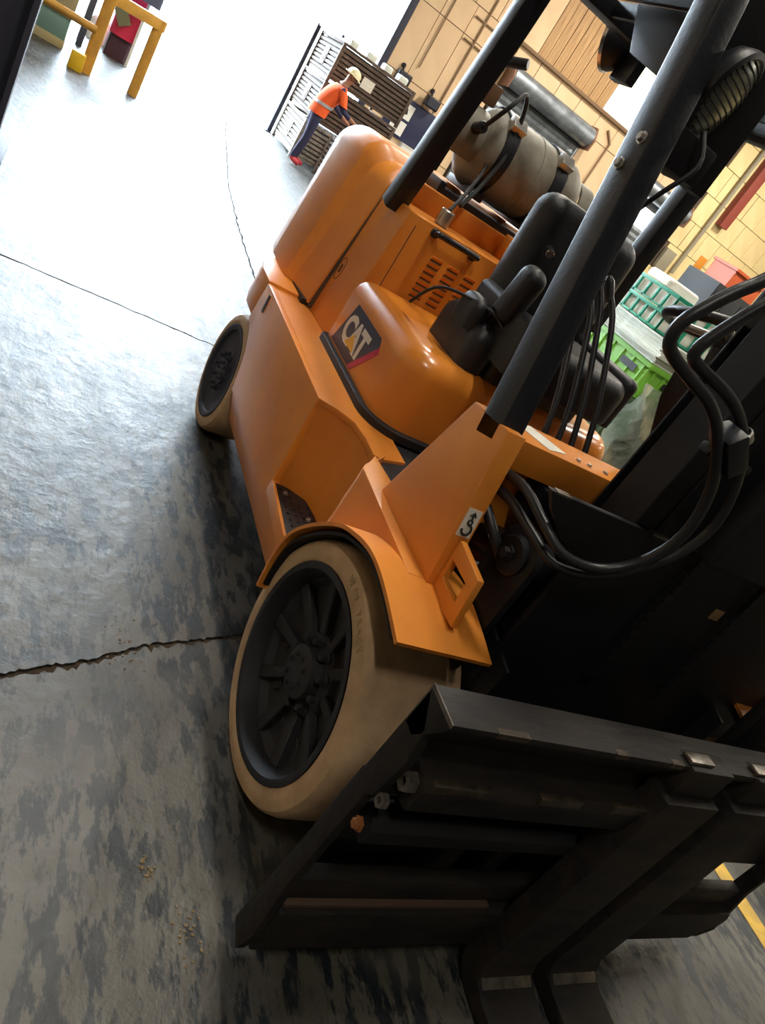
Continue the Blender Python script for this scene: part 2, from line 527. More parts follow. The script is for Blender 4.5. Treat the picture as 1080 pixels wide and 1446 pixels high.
# cream block wall to the right
for i in range(14):
    y0 = 13.5+i*.6
    for j in range(12):
        z0 = j*.72
        sh = .3 if j % 2 else 0
        panel(y0+sh, y0+sh+.6, z0, z0+.72, CREAM, 'wall_block', .03+random.uniform(-.006, .006))
# left and above the doorway
for y0 in [-10+i*.78 for i in range(10)]:
    for z0 in (0, 2.25, 4.5, 6.75): panel(y0, y0+.78, z0, z0+2.25, TAN, 'wall_panel')
for i in range(9):
    panel(DY0+i*.75, DY0+(i+1)*.75, DZ, 9, TAN, 'wall_panel')
jm = box('trim_1', (WX-.26, WX+.06), (DY1-.02, DY1+.14), (0, DZ), STEELD, r=.01); tag(jm, 'dark steel jamb on the right of the tall doorway', kind='structure')
jm2 = box('trim_2', (WX-.26, WX+.06), (DY0-.14, DY0+.02), (0, DZ), STEELD, r=.01); tag(jm2, kind='structure')
jm3 = box('trim_3', (WX-.26, WX+.06), (DY0-.14, DY1+.14), (DZ, DZ+.16), STEELD, r=.01); tag(jm3, kind='structure')
bm_ = box('trim_4', (WX, WX+.09), (6.95, 13.6), (4.13, 4.2), mat('brown_rail', (.20, .12, .06), .7), r=.006); tag(bm_, 'brown rail under the boards', kind='structure')
bm_ = box('trim_5', (WX, WX+.16), (7.6, 8.3), (6.0, 9), STEELD, r=.006); tag(bm_, 'dark steel upright over the brown boards', kind='structure')
# other walls and roof
DIMW = mat('dim_grey_wall', (.14, .12, .10), .85)
wl = box('wall_left', (-16, 9), (-10.2, -10), (0, 9), TAN, r=0); tag(wl, kind='structure')
wr = box('wall_right', (-16, 9), (22, 22.2), (0, 9), CREAM, r=0); tag(wr, kind='structure')
wf = box('wall_front', (9, 9.2), (-10.2, 22.2), (0, 9), DIMW, r=0); tag(wf, kind='structure')
rf = box('ceiling', (-16.3, 9.2), (-10.2, 22.2), (9, 9.15), ROOFM, r=0); tag(rf, kind='structure')

# ---- high lamps
def strip_lamp(x, y, z, nm_label):
    e = empty('ceiling_lamp', (x, y, z), nm_label, 'lamp', 'strip lamps under the roof')
    sheet('reflector', [(-.16+y, z-.05), (-.06+y, z+.05), (.06+y, z+.05), (.16+y, z-.05)], 'x', x-.75, x+.75, .006, GALV, e)
    for dy in (-.05, .05): cyl('lamp_tube', (x-.72, y+dy, z-.01), (x+.72, y+dy, z-.01), .018, LAMPM, e, 10)
    for dx in (-.6, .6): cyl('hanger_rod', (x+dx, y, z+.05), (x+dx, y, 9), .006, STEELD, e, 6)
    l = bpy.data.lights.new('lamp_light', 'AREA'); l.shape = 'RECTANGLE'; l.size = 1.4; l.size_y = .25
    l.energy = LAMP_POWER*(3.0 if x < -6 else .72 if x > 2 else 1.0); l.color = LAMP_COL
    lo_ = bpy.data.objects.new('lamp_light', l); COL.objects.link(lo_); lo_.parent = e; lo_.location = (0, 0, -.06)
for i, (x, y) in enumerate([(-.5, .35), (3.0, -2.6), (-1.2, 6.5), (-7.0, 3.5), (-7.0, 10), (-12.5, 8.5), (-12.5, 14.5), (-3.4, .35), (-7, 16.5), (-1.2, 13)]):
    strip_lamp(x, y, 6.8, 'strip lamp with galvanised reflector hanging under the roof')

# ================================================================== FORKLIFT
FK = empty('forklift', (-.8, .75, 0), 'orange cushion-tyre forklift truck with black mast and beige wheels', 'forklift')
CY = .75
# ---- chassis core and floor
ch = box('chassis', (-1.56, .06), (.33, 1.17), (.16, .735), BLACKM, FK, r=.01)
box('axle_beam', (-.12, .12), (.3, 1.2), (.25, .46), BLACKM, FK, r=.02)
cyl('rear_axle', (-1.89, .28, .28), (-1.89, 1.22, .28), .06, BLACKM, FK)
prism('floor_mat', [(-.76, .34), (-.55, .24), (-.46, .165), (-.1, .165), (-.1, 1.335), (-.46, 1.335), (-.55, 1.26), (-.76, 1.16)], 'z', .735, .748, RUBBER, FK, r=.003)
def both(fn):
    fn(lambda y: y); fn(lambda y: 1.5-y)

arc = [(-1.89+.312*math.cos(a), .28+.312*math.sin(a)) for a in [math.radians(t) for t in range(12, 82, 6)]]
panel_out = [(-1.80, .762), (-.818, .757), (-.797, .43), (-.47, .405), (-.385, .43), (-.40, .35)]+arc[:1]+arc[1:]
panel_out = [(-1.805, .762), (-.818, .757), (-.797, .425), (-.47, .402), (-.385, .43), (-.402, .355)]+arc
def side(f):
    sgn = 1 if f(0) == 0 else -1
    a, b = f(.07), f(.10)
    sp = prism('side_panel', panel_out, 'y', a, b, ORANGE, FK, r=.004)
    prism('slot', [(-1.712, .668), (-1.69, .668), (-1.694, .745), (-1.716, .745)], 'y', f(.067), f(.09), INK, sp, r=0)
    prism('sill', [(f(.071), .357), (f(.12), .215), (f(.3), .215), (f(.3), .357)], 'x', -1.575, -.405, ORANGE, FK, r=.006)
    # ledge plate with the step cut out
    cut = [(-.816, .071), (-.79, .132), (-.741, .187), (-.66, .203), (-.556, .201)]
    led = [(-1.81, .071)]+cut+[(-.547, .233), (-.585, .335), (-1.81, .335)]
    prism('ledge_plate', [(x, f(y)) for x, y in led], 'z', .735, .758, ORANGE, FK, r=.003)
    wallp = smooth_path([(x, y, 0) for x, y in [(-.812, .085)]+cut[1:4]+[(-.57, .208), (-.49, .19), (-.41, .115), (-.36, .075), (-.30, .068), (.085, .058)]], 4)
    i0 = 20
    w1 = [(p.x, f(p.y)) for p in wallp[:i0+1]]; w2 = [(p.x, f(p.y)) for p in wallp[i0:]]
    sheet('step_back_wall', w1, 'z', .40, .737, -.008*sgn, ORANGE, FK)
    bm = bmesh.new()
    fz = [(-.34, .43), (-.338, .516), (-.301, .582), (-.224, .663), (-.136, .732), (-.063, .765), (.018, .789), (.1, .794)]
    def fzat(x):
        if x < -.345: return .40
        for (xa, za), (xb, zb) in zip(fz, fz[1:]):
            if x <= xb: return za+(zb-za)*max(0, (x-xa)/(xb-xa+1e-9))
        return .79
    cols = []
    for px_, py_ in w2:
        zb = min(fzat(px_), .795)
        cols.append([bm.verts.new((px_, py_, zb)), bm.verts.new((px_, py_, .799)), bm.verts.new((px_, py_+.008*sgn, .799)), bm.verts.new((px_, py_+.008*sgn, zb))])
    for A, B in zip(cols, cols[1:]):
        for k in range(4): bm.faces.new((A[k], A[(k+1) % 4], B[(k+1) % 4], B[k]))
    bm.faces.new(cols[0]); bm.faces.new(cols[-1][::-1])
    finish('front_side_wall', bm, ORANGE, FK)
    # step tread
    tr = prism('step_tread', [(-.795, f(.078)), (-.465, f(.058)), (-.43, f(.13)), (-.48, f(.19)), (-.57, f(.205)), (-.66, f(.205)), (-.74, f(.19)), (-.785, f(.13))], 'z', .405, .425, BLACKP, FK, r=.003)
    rr = random.Random(5)
    for bx, by in ((-.74, .11), (-.62, .17), (-.50, .09), (-.51, .15)):
        bolt('bolt', (bx, f(by), .425), (0, 0, 1), .007, .008, STEELB, tr)
    bm = bmesh.new()
    for ix in range(9):
        for iy in range(4):
            x = -.76+ix*.034; yv = .095+iy*.03
            if x < -.7 and yv > .15: continue
            bmesh.ops.create_cone(bm, cap_ends=True, segments=6, radius1=.006, radius2=.004, depth=.005, matrix=Matrix.Translation((x, f(yv), .427)))
    tag(finish('tread_studs', bm, BLACKP, tr, smooth=0), kind='stuff')
    prism('step_edge', [(-.80, f(.069)), (-.462, f(.047)), (-.462, f(.058)), (-.797, f(.08))], 'z', .38, .43, ORANGE, FK, r=.002)
    # upper strip carrying the gusset
    prism('upper_strip', [(x, f(y)) for x, y in ((-.345, .068), (.09, .055), (.10, .16), (-.20, .16), (-.29, .16), (-.36, .155), (-.455, .145))], 'z', .79, .802, ORANGE, FK, r=.003)
    g = prism('gusset', [(-.145, 1.163), (.02, 1.182), (.108, .792), (-.262, .80)], 'y', f(.10), f(.155), ORANGE, FK, r=.004)
    # tie-down lug
    lug = [(.078, .92), (.20, .915), (.222, .895), (.236, .795), (.10, .785)]
    hole = [(.105, .88), (.185, .878), (.195, .83), (.115, .832)]
    bm = bmesh.new()
    ring = [(.092, .92), (.195, .915), (.222, .895), (.236, .795), (.10, .785)]
    # frame built as outer loop with a rectangular hole
    o4 = [(.088, .925), (.212, .912), (.236, .79), (.103, .785)]
    for ya in (f(.122), f(.142)):
        pass
    va = [[bm.verts.new((x, f(yv), z)) for x, z in o4] for yv in (.122, .142)]
    vb = [[bm.verts.new((x, f(yv), z)) for x, z in hole] for yv in (.122, .142)]
    for k in range(4):
        k2 = (k+1) % 4
        bm.faces.new((va[0][k], va[0][k2], vb[0][k2], vb[0][k])); bm.faces.new((va[1][k], va[1][k2], vb[1][k2], vb[1][k]))
        bm.faces.new((va[0][k], va[0][k2], va[1][k2], va[1][k])); bm.faces.new((vb[0][k], vb[0][k2], vb[1][k2], vb[1][k]))
    bmesh.ops.recalc_face_normals(bm, faces=bm.faces); bev(bm, .004, 2)
    finish('tie_down_lug', bm, ORANGE, FK)
    # fender sheet
    fp = [(-.325, .345), (-.342, .432), (-.338, .516), (-.301, .588), (-.224, .669), (-.136, .738), (-.063, .771), (.018, .795), (.098, .800), (.197, .787), (.296, .766)]
    fp = [(p.x, p.y) for p in smooth_path([(a_, b_, 0) for a_, b_ in fp], 4)]
    sheet('fender', fp, 'y', f(-.03), f(.235), .011, ORANGE, FK)
    lp = [(x*.955, z-.022) for x, z in fp[2:-1]]
    sheet('fender_shade_sheet', lp, 'y', f(-.018), f(.235), .008, BLACKM, FK)  # black sheet added as shade in the gap between fender and tyre
    prism('inner_wheel_wall', [(-.36, .3), (-.36, .75), (.1, .78), (.28, .74), (.28, .5), (0, .3)], 'y', f(.31), f(.32), BLACKM, FK, r=0)
    return g
g_ = None
for f in (lambda y: y, lambda y: 1.5-y):
    g = side(f)
    if g_ is None: g_ = g
# tie-down sticker on the gusset front face
st = prism('sticker', [(.102-.002, .126), (.148, .126), (.148, .127)], 'z', 0, .001, WHITEL, g_, r=0) if False else None
dirv = Vector((.088, 0, -.39)).normalized()      # down the sloping front face
nrm = Vector((.39, 0, .088)).normalized()
def on_gusset(t, y, d=0.0):
    return Vector((.02, 0, 1.182))+dirv*t+Vector((0, y, 0))+nrm*d
bm = bmesh.new()
q = [on_gusset(a, b, c) for c in (.0005, .0018) for a, b in ((.19, .107), (.19, .147), (.26, .147), (.26, .107))]
vs = [bm.verts.new(p) for p in q]
for fc in ((0, 1, 2, 3), (4, 7, 6, 5), (0, 4, 5, 1), (1, 5, 6, 2), (2, 6, 7, 3), (3, 7, 4, 0)): bm.faces.new([vs[i] for i in fc])
stk = finish('sticker', bm, WHITEL, g_, smooth=0); stk['label'] = 'white tie-down sticker with a black hook symbol'
hk = [on_gusset(.198, .127, .003), on_gusset(.216, .127, .003)]
bm = bmesh.new(); add_tube(bm, hk, .0025, 6)
add_tube(bm, [on_gusset(.207, .119, .003), on_gusset(.198, .127, .003), on_gusset(.207, .135, .003)], .0022, 6)
add_tube(bm, [on_gusset(.222+.006*math.sin(a), .127+.006*math.cos(a), .003) for a in [2*PI*k/12 for k in range(13)]], .0022, 6)
add_tube(bm, [on_gusset(.241-.013*math.cos(a), .127+.013*math.sin(a), .003) for a in [PI*(-.05)+PI*1.55*k/14 for k in range(15)]], .0032, 6)
finish('hook_symbol', bm, INK, g_)

# ---- seat deck (rounded cover with the badge)
sd = rblock('seat_deck_cover', (-1.44, -.745), (.25, 1.25), (.775, 1.055), (.13, .03, .03, .13), .075, ORANGE_G, FK, n=8)
rblock('black_base_strip', (-1.445, -.715), (.225, 1.275), (.757, .785), (.15, .03, .03, .15), .004, RUBBER, FK, n=8)
# badge on the side face
Y0 = .2485
def poly_plate(name, pts, y, th, m, parent):
    return prism(name, pts, 'y', y, y-th, m, parent, r=0)
bd = poly_plate('badge_plate', [(-1.372, .795), (-1.303, .972), (-1.01, .972), (-.985, .945), (-1.135, .795)], Y0+.001, .0022, DECALB, sd)
bd['label'] = 'blue-black maker badge'
poly_plate('red_stripe', [(-1.135, .795), (-1.10, .793), (-.968, .927), (-.985, .945)], Y0+.001, .0022, DECALR, bd)
mw = Matrix.Translation((-1.318, Y0-.0015, .838)) @ Matrix(((1, 0, 0, 0), (0, 0, -1, 0), (0, 1, 0, 0), (0, 0, 0, 1)))
ls = text('lettering', 'CAT', .140, mw, DECALW, bd, depth=.0006, spacing=.80, bold=.006)
poly_plate('yellow_triangle', [(-1.252, .838), (-1.142, .838), (-1.197, .893)], Y0-.0018, .001, DECALY, bd)
# oval maker's sticker on the hood side
HS = .255
hood = prism('engine_hood', [(.262, .757), (1.238, .757), (1.20, 1.335), (.30, 1.335)], 'x', -1.745, -1.448, ORANGE, FK, r=.006)
prism('hood_joint', [(.2435, .765), (1.2565, .765), (1.199, 1.352), (.301, 1.352)], 'x', -1.7478, -1.7435, SEAM, FK, r=0)
# side seam post beside louvre panel
box('hood_seam', (-1.4485, -1.4465), (.345, .349), (1.04, 1.30), SEAM, hood, r=0)
bm = bmesh.new()
add_tube(bm, [(-1.706+.030*math.cos(a), .2765+.0, .977+.048*math.sin(a)) for a in [2*PI*k/32 for k in range(33)]], .0022, 5, cap=False)
add_tube(bm, [(-1.706+.010*math.cos(a), .2765, .977+.018*math.sin(a)) for a in [2*PI*k/20 for k in range(21)]], .0022, 5, cap=False)
add_tube(bm, [(-1.706, .2765, .957), (-1.706, .2765, .997)], .0022, 5)
# lean to follow the hood side
for v in bm.verts: v.co.y += (v.co.z-.977)*(.038/.578)+.0
finish('oval_emblem', bm, SEAM, hood)
# louvres
for c in range(4):
    for r_ in range(7):
        yv = .50+c*.085; zv = 1.225-r_*.026
        bm = bmesh.new()
        add_prism(bm, [(yv-.028, zv), (yv+.028, zv), (yv+.026, zv+.012), (yv-.026, zv+.012)], 'x', -1.449, -1.446)
        n0 = len(bm.verts)
        for v in bm.verts:
            if v.co.x > -1.447 and v.co.z > zv+.006: v.co.x += .010
        finish('louvre', bm, ORANGE, hood, smooth=0)
        bm = bmesh.new(); add_box(bm, (-1.4495, -1.4470), (yv-.027, yv+.027), (zv-.007, zv)); finish('louvre_gap', bm, SEAM, hood, smooth=0)
# grab handle on top front edge
hd = bmesh.new()
add_tube(hd, smooth_path([(-1.448, .43, 1.31), (-1.405, .43, 1.318), (-1.395, .45, 1.32), (-1.395, .60, 1.32), (-1.405, .62, 1.318), (-1.448, .62, 1.31)], 5), .0115, 10)
finish('grab_handle', hd, BLACKP, FK)
for yv in (.43, .62): cyl('handle_foot', (-1.449, yv, 1.31), (-1.435, yv, 1.312), .018, BLACKP, FK)
# hydraulic filler with pipe on the hood top
cyl('filler_cap', (-1.56, .49, 1.335), (-1.56, .49, 1.40), .03, STEELB, FK, 14)
tube('filler_pipe', [(-1.56, .49, 1.40), (-1.62, .54, 1.47), (-1.75, .62, 1.56), (-1.83, .66, 1.62)], .008, RUBBER, FK, 8, 5)

# ---- counterweight (upper)
def cw_ring(x, hb, ht, zb, zt, r, n=8):
    """closed section in the YZ plane, round shoulders"""
    pts = []
    for sg in (1, -1):
        a0 = Vector((CY-sg*hb, zb)); a1 = Vector((CY-sg*ht, zt))
        seq = [(CY-sg*hb, zb)]
        for k in range(n+1):
            a = PI/2*k/n
            # shoulder arc from side to top
            yv = ht-r*(1-math.sin(PI/2-a)) if False else ht-r+r*math.cos(a)
            zv = zt-r+r*math.sin(a)
            f = (zv-zb)/(zt-zb)
            seq.append((CY-sg*(yv+(hb-ht)*(1-f)), zv))
        pts.append(seq)
    loop = pts[0]+pts[1][::-1]
    return [Vector((x, a, b)) for a, b in loop]
rings = [cw_ring(*a) for a in [(-1.748, .505, .44, .775, 1.405, .075), (-1.752, .512, .448, .775, 1.41, .08), (-1.96, .535, .46, .775, 1.425, .10), (-1.975, .537, .462, .775, 1.427, .10),
         (-2.02, .568, .505, .775, 1.46, .10), (-2.045, .571, .512, .775, 1.468, .10), (-2.30, .568, .528, .775, 1.47, .10), (-2.42, .548, .51, .78, 1.462, .11), (-2.50, .505, .47, .79, 1.44, .12), (-2.555, .43, .40, .81, 1.40, .13), (-2.585, .33, .31, .85, 1.34, .13), (-2.592, .2, .19, .92, 1.27, .12)]]
cwt = loft('counterweight', rings, ORANGE, FK, smooth=28)
box('counterweight_gap', (-2.3, -1.76), (.215, 1.285), (.755, .78), RUBBER, FK, r=0)
# lower block around the rear wheels
lowp = [(-1.812, .07), (-1.98, .072), (-2.10, .10), (-2.42, .28), (-2.52, .45), (-2.54, .75)]
lowp = lowp+[(x, 1.5-y) for x, y in lowp[::-1][1:]]
prism('lower_counterweight', lowp, 'z', .598, .772, ORANGE, FK, r=.012)
prism('rear_bumper_weight', [(-2.23, .2), (-2.42, .30), (-2.52, .45), (-2.54, .75), (-2.52, 1.05), (-2.42, 1.2), (-2.23, 1.3)], 'z', .2, .61, ORANGE, FK, r=.012)
# tank tray on the counterweight
prism('tank_tray', [(.50, 1.40), (1.30, 1.40), (1.30, 1.47), (1.27, 1.47), (1.27, 1.45), (.53, 1.45), (.53, 1.47), (.50, 1.47)], 'x', -2.15, -1.78, BLACKP, FK, r=.003)
# raised rear cowl with the dark hand-hole
rc = box('rear_cowl', (-1.80, -1.72), (.34, 1.16), (1.33, 1.425), ORANGE, FK, r=.008)
prism('cowl_end', [(-1.72, 1.335), (-1.50, 1.335), (-1.50, 1.39), (-1.56, 1.44), (-1.72, 1.44)], 'y', .86, 1.16, ORANGE, FK, r=.006)
prism('seat_support_plate', [(-1.44, 1.05), (-1.36, 1.05), (-1.36, 1.40), (-1.44, 1.44)], 'y', .82, 1.2, ORANGE, FK, r=.006)
# ---- wheels
def wheel(name, c, R, Wd, Rr, side_, rimm, nspoke, hubr, emb, parent):
    """c = centre of the outer face; side_ = -1 outer face toward -y, +1 toward +y"""
    w_ = bpy.data.objects.new(name, None); COL.objects.link(w_); w_.parent = parent; w_.location = Vector(c)-origin_of(parent)
    ax = (0, -side_, 0)   # axis pointing inwards
    e = .022; D = 1.0 if R > .3 else .3
    prof = [(Rr, .004), (Rr+.006, .0), (R-e*1.6, .0), (R-e*.6, .006), (R-.004, .018), (R, .034), (R, Wd-.034), (R-.004, Wd-.018), (R-e, Wd-.004), (Rr, Wd), (Rr, Wd*.6), (Rr, .02)]
    t = lathe('tyre', prof, c, ax, TYRE, w_, 72, closed=True)
    lathe('rim', [(r0_, d0_*(D if d0_ > 0 else 1)) for r0_, d0_ in [(Rr, .0), (Rr-.006, -.002), (Rr-.02, .0), (Rr-.028, .012), (Rr-.032, .055), (Rr-.05, .075), (hubr*1.9, .085), (hubr*1.75, .07), (hubr*1.2, .062), (hubr*1.15, .03), (hubr*.85, .022), (0, .02)]], c, ax, rimm, w_, 64)
    cv = Vector(c); a_ = Vector(ax)*D
    for k in range(nspoke):
        th = 2*PI*k/nspoke+.2
        d = Vector((math.cos(th), 0, math.sin(th))); tn = Vector((-math.sin(th), 0, math.cos(th)))
        bm = bmesh.new()
        r0, r1 = hubr*1.7, Rr-.035
        pts = []
        for rr_, hw, dep in ((r0, .014, .062), (r1, .020, .045)):
            for s1, dd in ((-1, dep), (1, dep), (1, .09), (-1, .09)):
                pts.append(bm.verts.new(cv+d*rr_+tn*(hw*s1)+a_*dd))
        for k2 in range(4): bm.faces.new((pts[k2], pts[(k2+1) % 4], pts[4+(k2+1) % 4], pts[4+k2]))
        bm.faces.new(pts[:4]); bm.faces.new(pts[4:])
        bmesh.ops.recalc_face_normals(bm, faces=bm.faces); bev(bm, .004, 1)
        finish('spoke', bm, rimm, w_)
    for k in range(10):
        th = 2*PI*k/10
        d = Vector((math.cos(th), 0, math.sin(th)))
        bolt('lug_nut', cv+d*hubr*1.47+a_*.068, -a_, .011 if R > .3 else .009, .03, rimm, w_)
    if R > .3:
        for k in range(10):
            th = 2*PI*(k+.5)/10
            d = Vector((math.cos(th), 0, math.sin(th)))
            lathe('rim_hole', [(.021, 0), (.025, -.003), (.029, 0), (.029, .003), (.021, .003)], cv+d*(Rr*.68)+a_*.078, a_, rimm, w_, 14, closed=True)
    for k in range(8):
        th = 2*PI*k/8
        d = Vector((math.cos(th), 0, math.sin(th)))
        bolt('hub_bolt', cv+d*hubr*.7+a_*.022, -a_, .006, .008, rimm, w_)
    if emb:
        s = 'WIDE TRACK'; rad = (R+Rr)/2-.006
        a0 = math.radians(90)
        for i, chh in enumerate(s):
            if chh == ' ': continue
            th = a0-i*math.radians(3.7)
            # upright of a letter points outwards, reading clockwise seen from outside
            outw = Vector((math.cos(th), 0, math.sin(th))); rd = Vector((math.sin(th), 0, -math.cos(th)))
            mwt = Matrix((( rd.x, outw.x, 0), (0, 0, 0), (rd.z, outw.z, 0))).to_4x4()
            nrm_ = Vector((0, side_, 0))
            mwt = Matrix(((rd.x, outw.x, nrm_.x, 0), (rd.y, outw.y, nrm_.y, 0), (rd.z, outw.z, nrm_.z, 0), (0, 0, 0, 1)))
            mwt.translation = cv+outw*rad-rd*.008+nrm_*.0002
            text('sidewall_letter', chh, .025, mwt, TYRE2, w_, depth=.0012, bold=.0005)
    return w_
wheel('front_wheel', (0, 0, .355), .355, .30, .288, -1, RIM, 10, .062, True, FK)
wheel('front_wheel', (0, 1.5, .355), .355, .30, .288, 1, RIM, 10, .062, False, FK)
wheel('rear_wheel', (-1.89, .085, .28), .28, .20, .225, -1, RIMB, 0, .055, False, FK)
wheel('rear_wheel', (-1.89, 1.415, .28), .28, .20, .225, 1, RIMB, 0, .055, False, FK)

# ---- cowl
cb = box('cowl_bar', (-.125, .005), (.155, 1.345), (1.095, 1.172), ORANGE, FK, r=.005)
prism('cowl_label', [(-.095, .19), (-.118, .26), (-.035, .33), (-.008, .255)], 'z', 1.1715, 1.1735, WHITEL, cb, r=0)
for yv in (.37, .41, .47, .53): bolt('bolt', (-.03, yv, 1.172), (0, 0, 1), .006, .006, STEELB, cb)
box('cowl_front_sheet', (-.075, -.06), (.155, 1.345), (.80, 1.10), ORANGE, FK, r=.002)
box('valve_block', (-.06, .02), (.30, .52), (1.0, 1.09), BLACKP, FK, r=.006)
# tilt cylinder and pivot
cyl('tilt_cylinder', (-.25, .30, .80), (.13, .30, .955), .042, BLACKP, FK)
cyl('tilt_pin', (.13, .225, .955), (.13, .33, .955), .05, BLACKP, FK)
bolt('pivot_bolt', (.13, .224, .955), (0, -1, 0), .014, .02, BLACKM, FK)
prism('pivot_bracket', rrect(.055, .205, .60, 1.03, .07), 'y', .24, .262, BLACKM, FK, r=.004)

# ---- overhead guard
def beam(name, pts, sx, sy, m, parent, r=.008):
    """rectangular tube along pts (world), section sx along x-ish and sy along y"""
    P = [Vector(p) for p in pts]; rings = []
    for i, p in enumerate(P):
        t = (P[min(i+1, len(P)-1)]-P[max(i-1, 0)]).normalized()
        yv = Vector((0, 1, 0)); xv = yv.cross(t)
        xv = xv.normalized(); yv = t.cross(xv).normalized()
        rings.append([p+xv*a+yv*b for a, b in rrect(-sx/2, sx/2, -sy/2, sy/2, r, 2)])
    return loft(name, rings, m, parent, smooth=24)
GT = 2.22
for f in (lambda y: y, lambda y: 1.5-y):
    beam('guard_post', smooth_path([(-.045, f(.135), 1.13), (-.125, f(.135), 1.44), (-.215, f(.135), 1.78), (-.285, f(.135), 2.04), (-.34, f(.14), 2.16), (-.44, f(.145), GT)], 4), .085, .07, BLACKP, FK)
    beam('guard_rail', [(-.42, f(.145), GT), (-1.40, f(.26), GT+.0), (-1.46, f(.27), GT-.01)], .07, .06, BLACKP, FK)
beam('guard_post', smooth_path([(-1.60, .29, 1.30), (-1.545, .29, 1.55), (-1.46, .29, 2.0), (-1.44, .29, GT)], 3), .085, .08, BLACKP, FK)
beam('guard_post', smooth_path([(-1.52, 1.36, 1.30), (-1.52, 1.36, 1.6), (-1.51, 1.36, 2.05), (-1.48, 1.34, GT)], 3), .085, .08, BLACKP, FK)
box('guard_cross_beam', (-.42, -.34), (.13, 1.37), (2.16, 2.23), BLACKP, FK, r=.006)
box('guard_cross_beam', (-1.50, -1.42), (.25, 1.36), (2.19, 2.25), BLACKP, FK, r=.006)
for k in range(8):
    yv = .30+k*.129
    box('guard_bar', (-1.46, -.38), (yv-.009, yv+.009), (2.20, 2.25), BLACKP, FK, r=.003)
# bracket with bolts and front work lamp
pb = box('lamp_bracket', (-.33, -.21), (.17, .30), (1.79, 1.87), BLACKM, FK, r=.006)
box('lamp_mount_plate', (-.36, -.31), (.17, .42), (1.80, 2.17), BLACKM, FK, r=.006)
for a, b in ((-.20, 1.80), (-.215, 1.74)): bolt('bolt', (a, .10, b), (0, -1, 0), .010, .012, STEELB, FK)
hl = bpy.data.objects.new('work_lamp', None); COL.objects.link(hl); hl.parent = FK
ld = Vector((.82, .52, -.2)).normalized()
lc = Vector((-.262, .255, 1.965))
lathe('lamp_housing', [(0, -.065), (.06, -.06), (.09, -.035), (.100, -.008), (.101, .005), (.09, .010), (.084, .006), (0, .004)], lc, ld, BLACKP, hl, 36)
lathe('lens', [(.084, .006), (.06, .016), (.03, .021), (0, .022)], lc, ld, LENS, hl, 36)
uu = Vector((0, 0, 1)); sv = ld.cross(uu).normalized(); uv_ = sv.cross(ld)
for k in range(13):
    h = -.078+k*.013; L = math.sqrt(max(.083**2-h*h, 1e-5))
    bm = bmesh.new()
    add_tube(bm, [lc+uv_*h+sv*(L*t)+ld*(.006+.016*(1-(t*t*L*L+h*h)/.084**2)+.002) for t in (-1, -.6, -.2, .2, .6, 1)], .0022, 5)
    finish('lens_rib', bm, BLACKM, hl)
tube('lamp_cable', [(-.20, .22, 1.88), (-.16, .23, 1.82), (-.17, .20, 1.74), (-.21, .19, 1.66)], .006, RUBBER, hl, 8, 4)
cyl('lamp_stem', (-.30, .25, 1.86), (-.295, .25, 1.91), .014, STEELB, hl, 10)
# rear work lamp and mirror plate under the guard
rl = bpy.data.objects.new('rear_work_lamp', None); COL.objects.link(rl); rl.parent = FK
rd_ = Vector((-.75, -.55, -.25)).normalized(); rc_ = Vector((-1.60, .735, 2.19))
lathe('lamp_housing', [(0, -.075), (.04, -.072), (.075, -.04), (.088, .0), (.088, .02), (0, .02)], rc_, rd_, BLACKP, rl, 30)
lathe('lamp_rim', [(.086, .012), (.094, .012), (.094, .026), (.086, .026)], rc_, rd_, CHROME, rl, 30, closed=True)
cyl('marker_lens', (-1.53, .79, 2.155), (-1.50, .78, 2.155), .022, AMBER, rl, 12)
box('lamp_arm', (-1.56, -1.44), (.76, .80), (2.09, 2.20), BLACKP, rl, r=.006)
prism('guard_plate', [(-1.125, 2.205), (-1.007, 2.072), (-.806, 2.031), (-.825, 2.205)], 'y', .445, .46, PLASTIC, FK, r=.004)
# ---- control levers
lv = [((-.15, .36), (-.40, .33, 1.47)), ((-.15, .41), (-.41, .375, 1.50)), ((-.15, .465), (-.44, .40, 1.535)), ((-.15, .52), (-.42, .445, 1.52))]
for (bx, by), tp in lv:
    e = bpy.data.objects.new('control_lever', None); COL.objects.link(e); e.parent = FK
    b0 = Vector((bx, by, 1.10)); t = Vector(tp)
    mid = b0.lerp(t, .72)+Vector((.022, .010, .01))
    tube('lever_rod', [b0, b0.lerp(mid, .5)+Vector((.012, .004, 0)), mid, mid.lerp(t, .6)+Vector((.01, .004, 0)), t], .0085, BLACKP, e, 8, 5)
    d = (t-mid).normalized()
    tube('lever_knob', [t-d*.035, t-d*.01, t+d*.02, t+d*.034], [.010, .014, .014, .007], PLASTIC, e, 10)
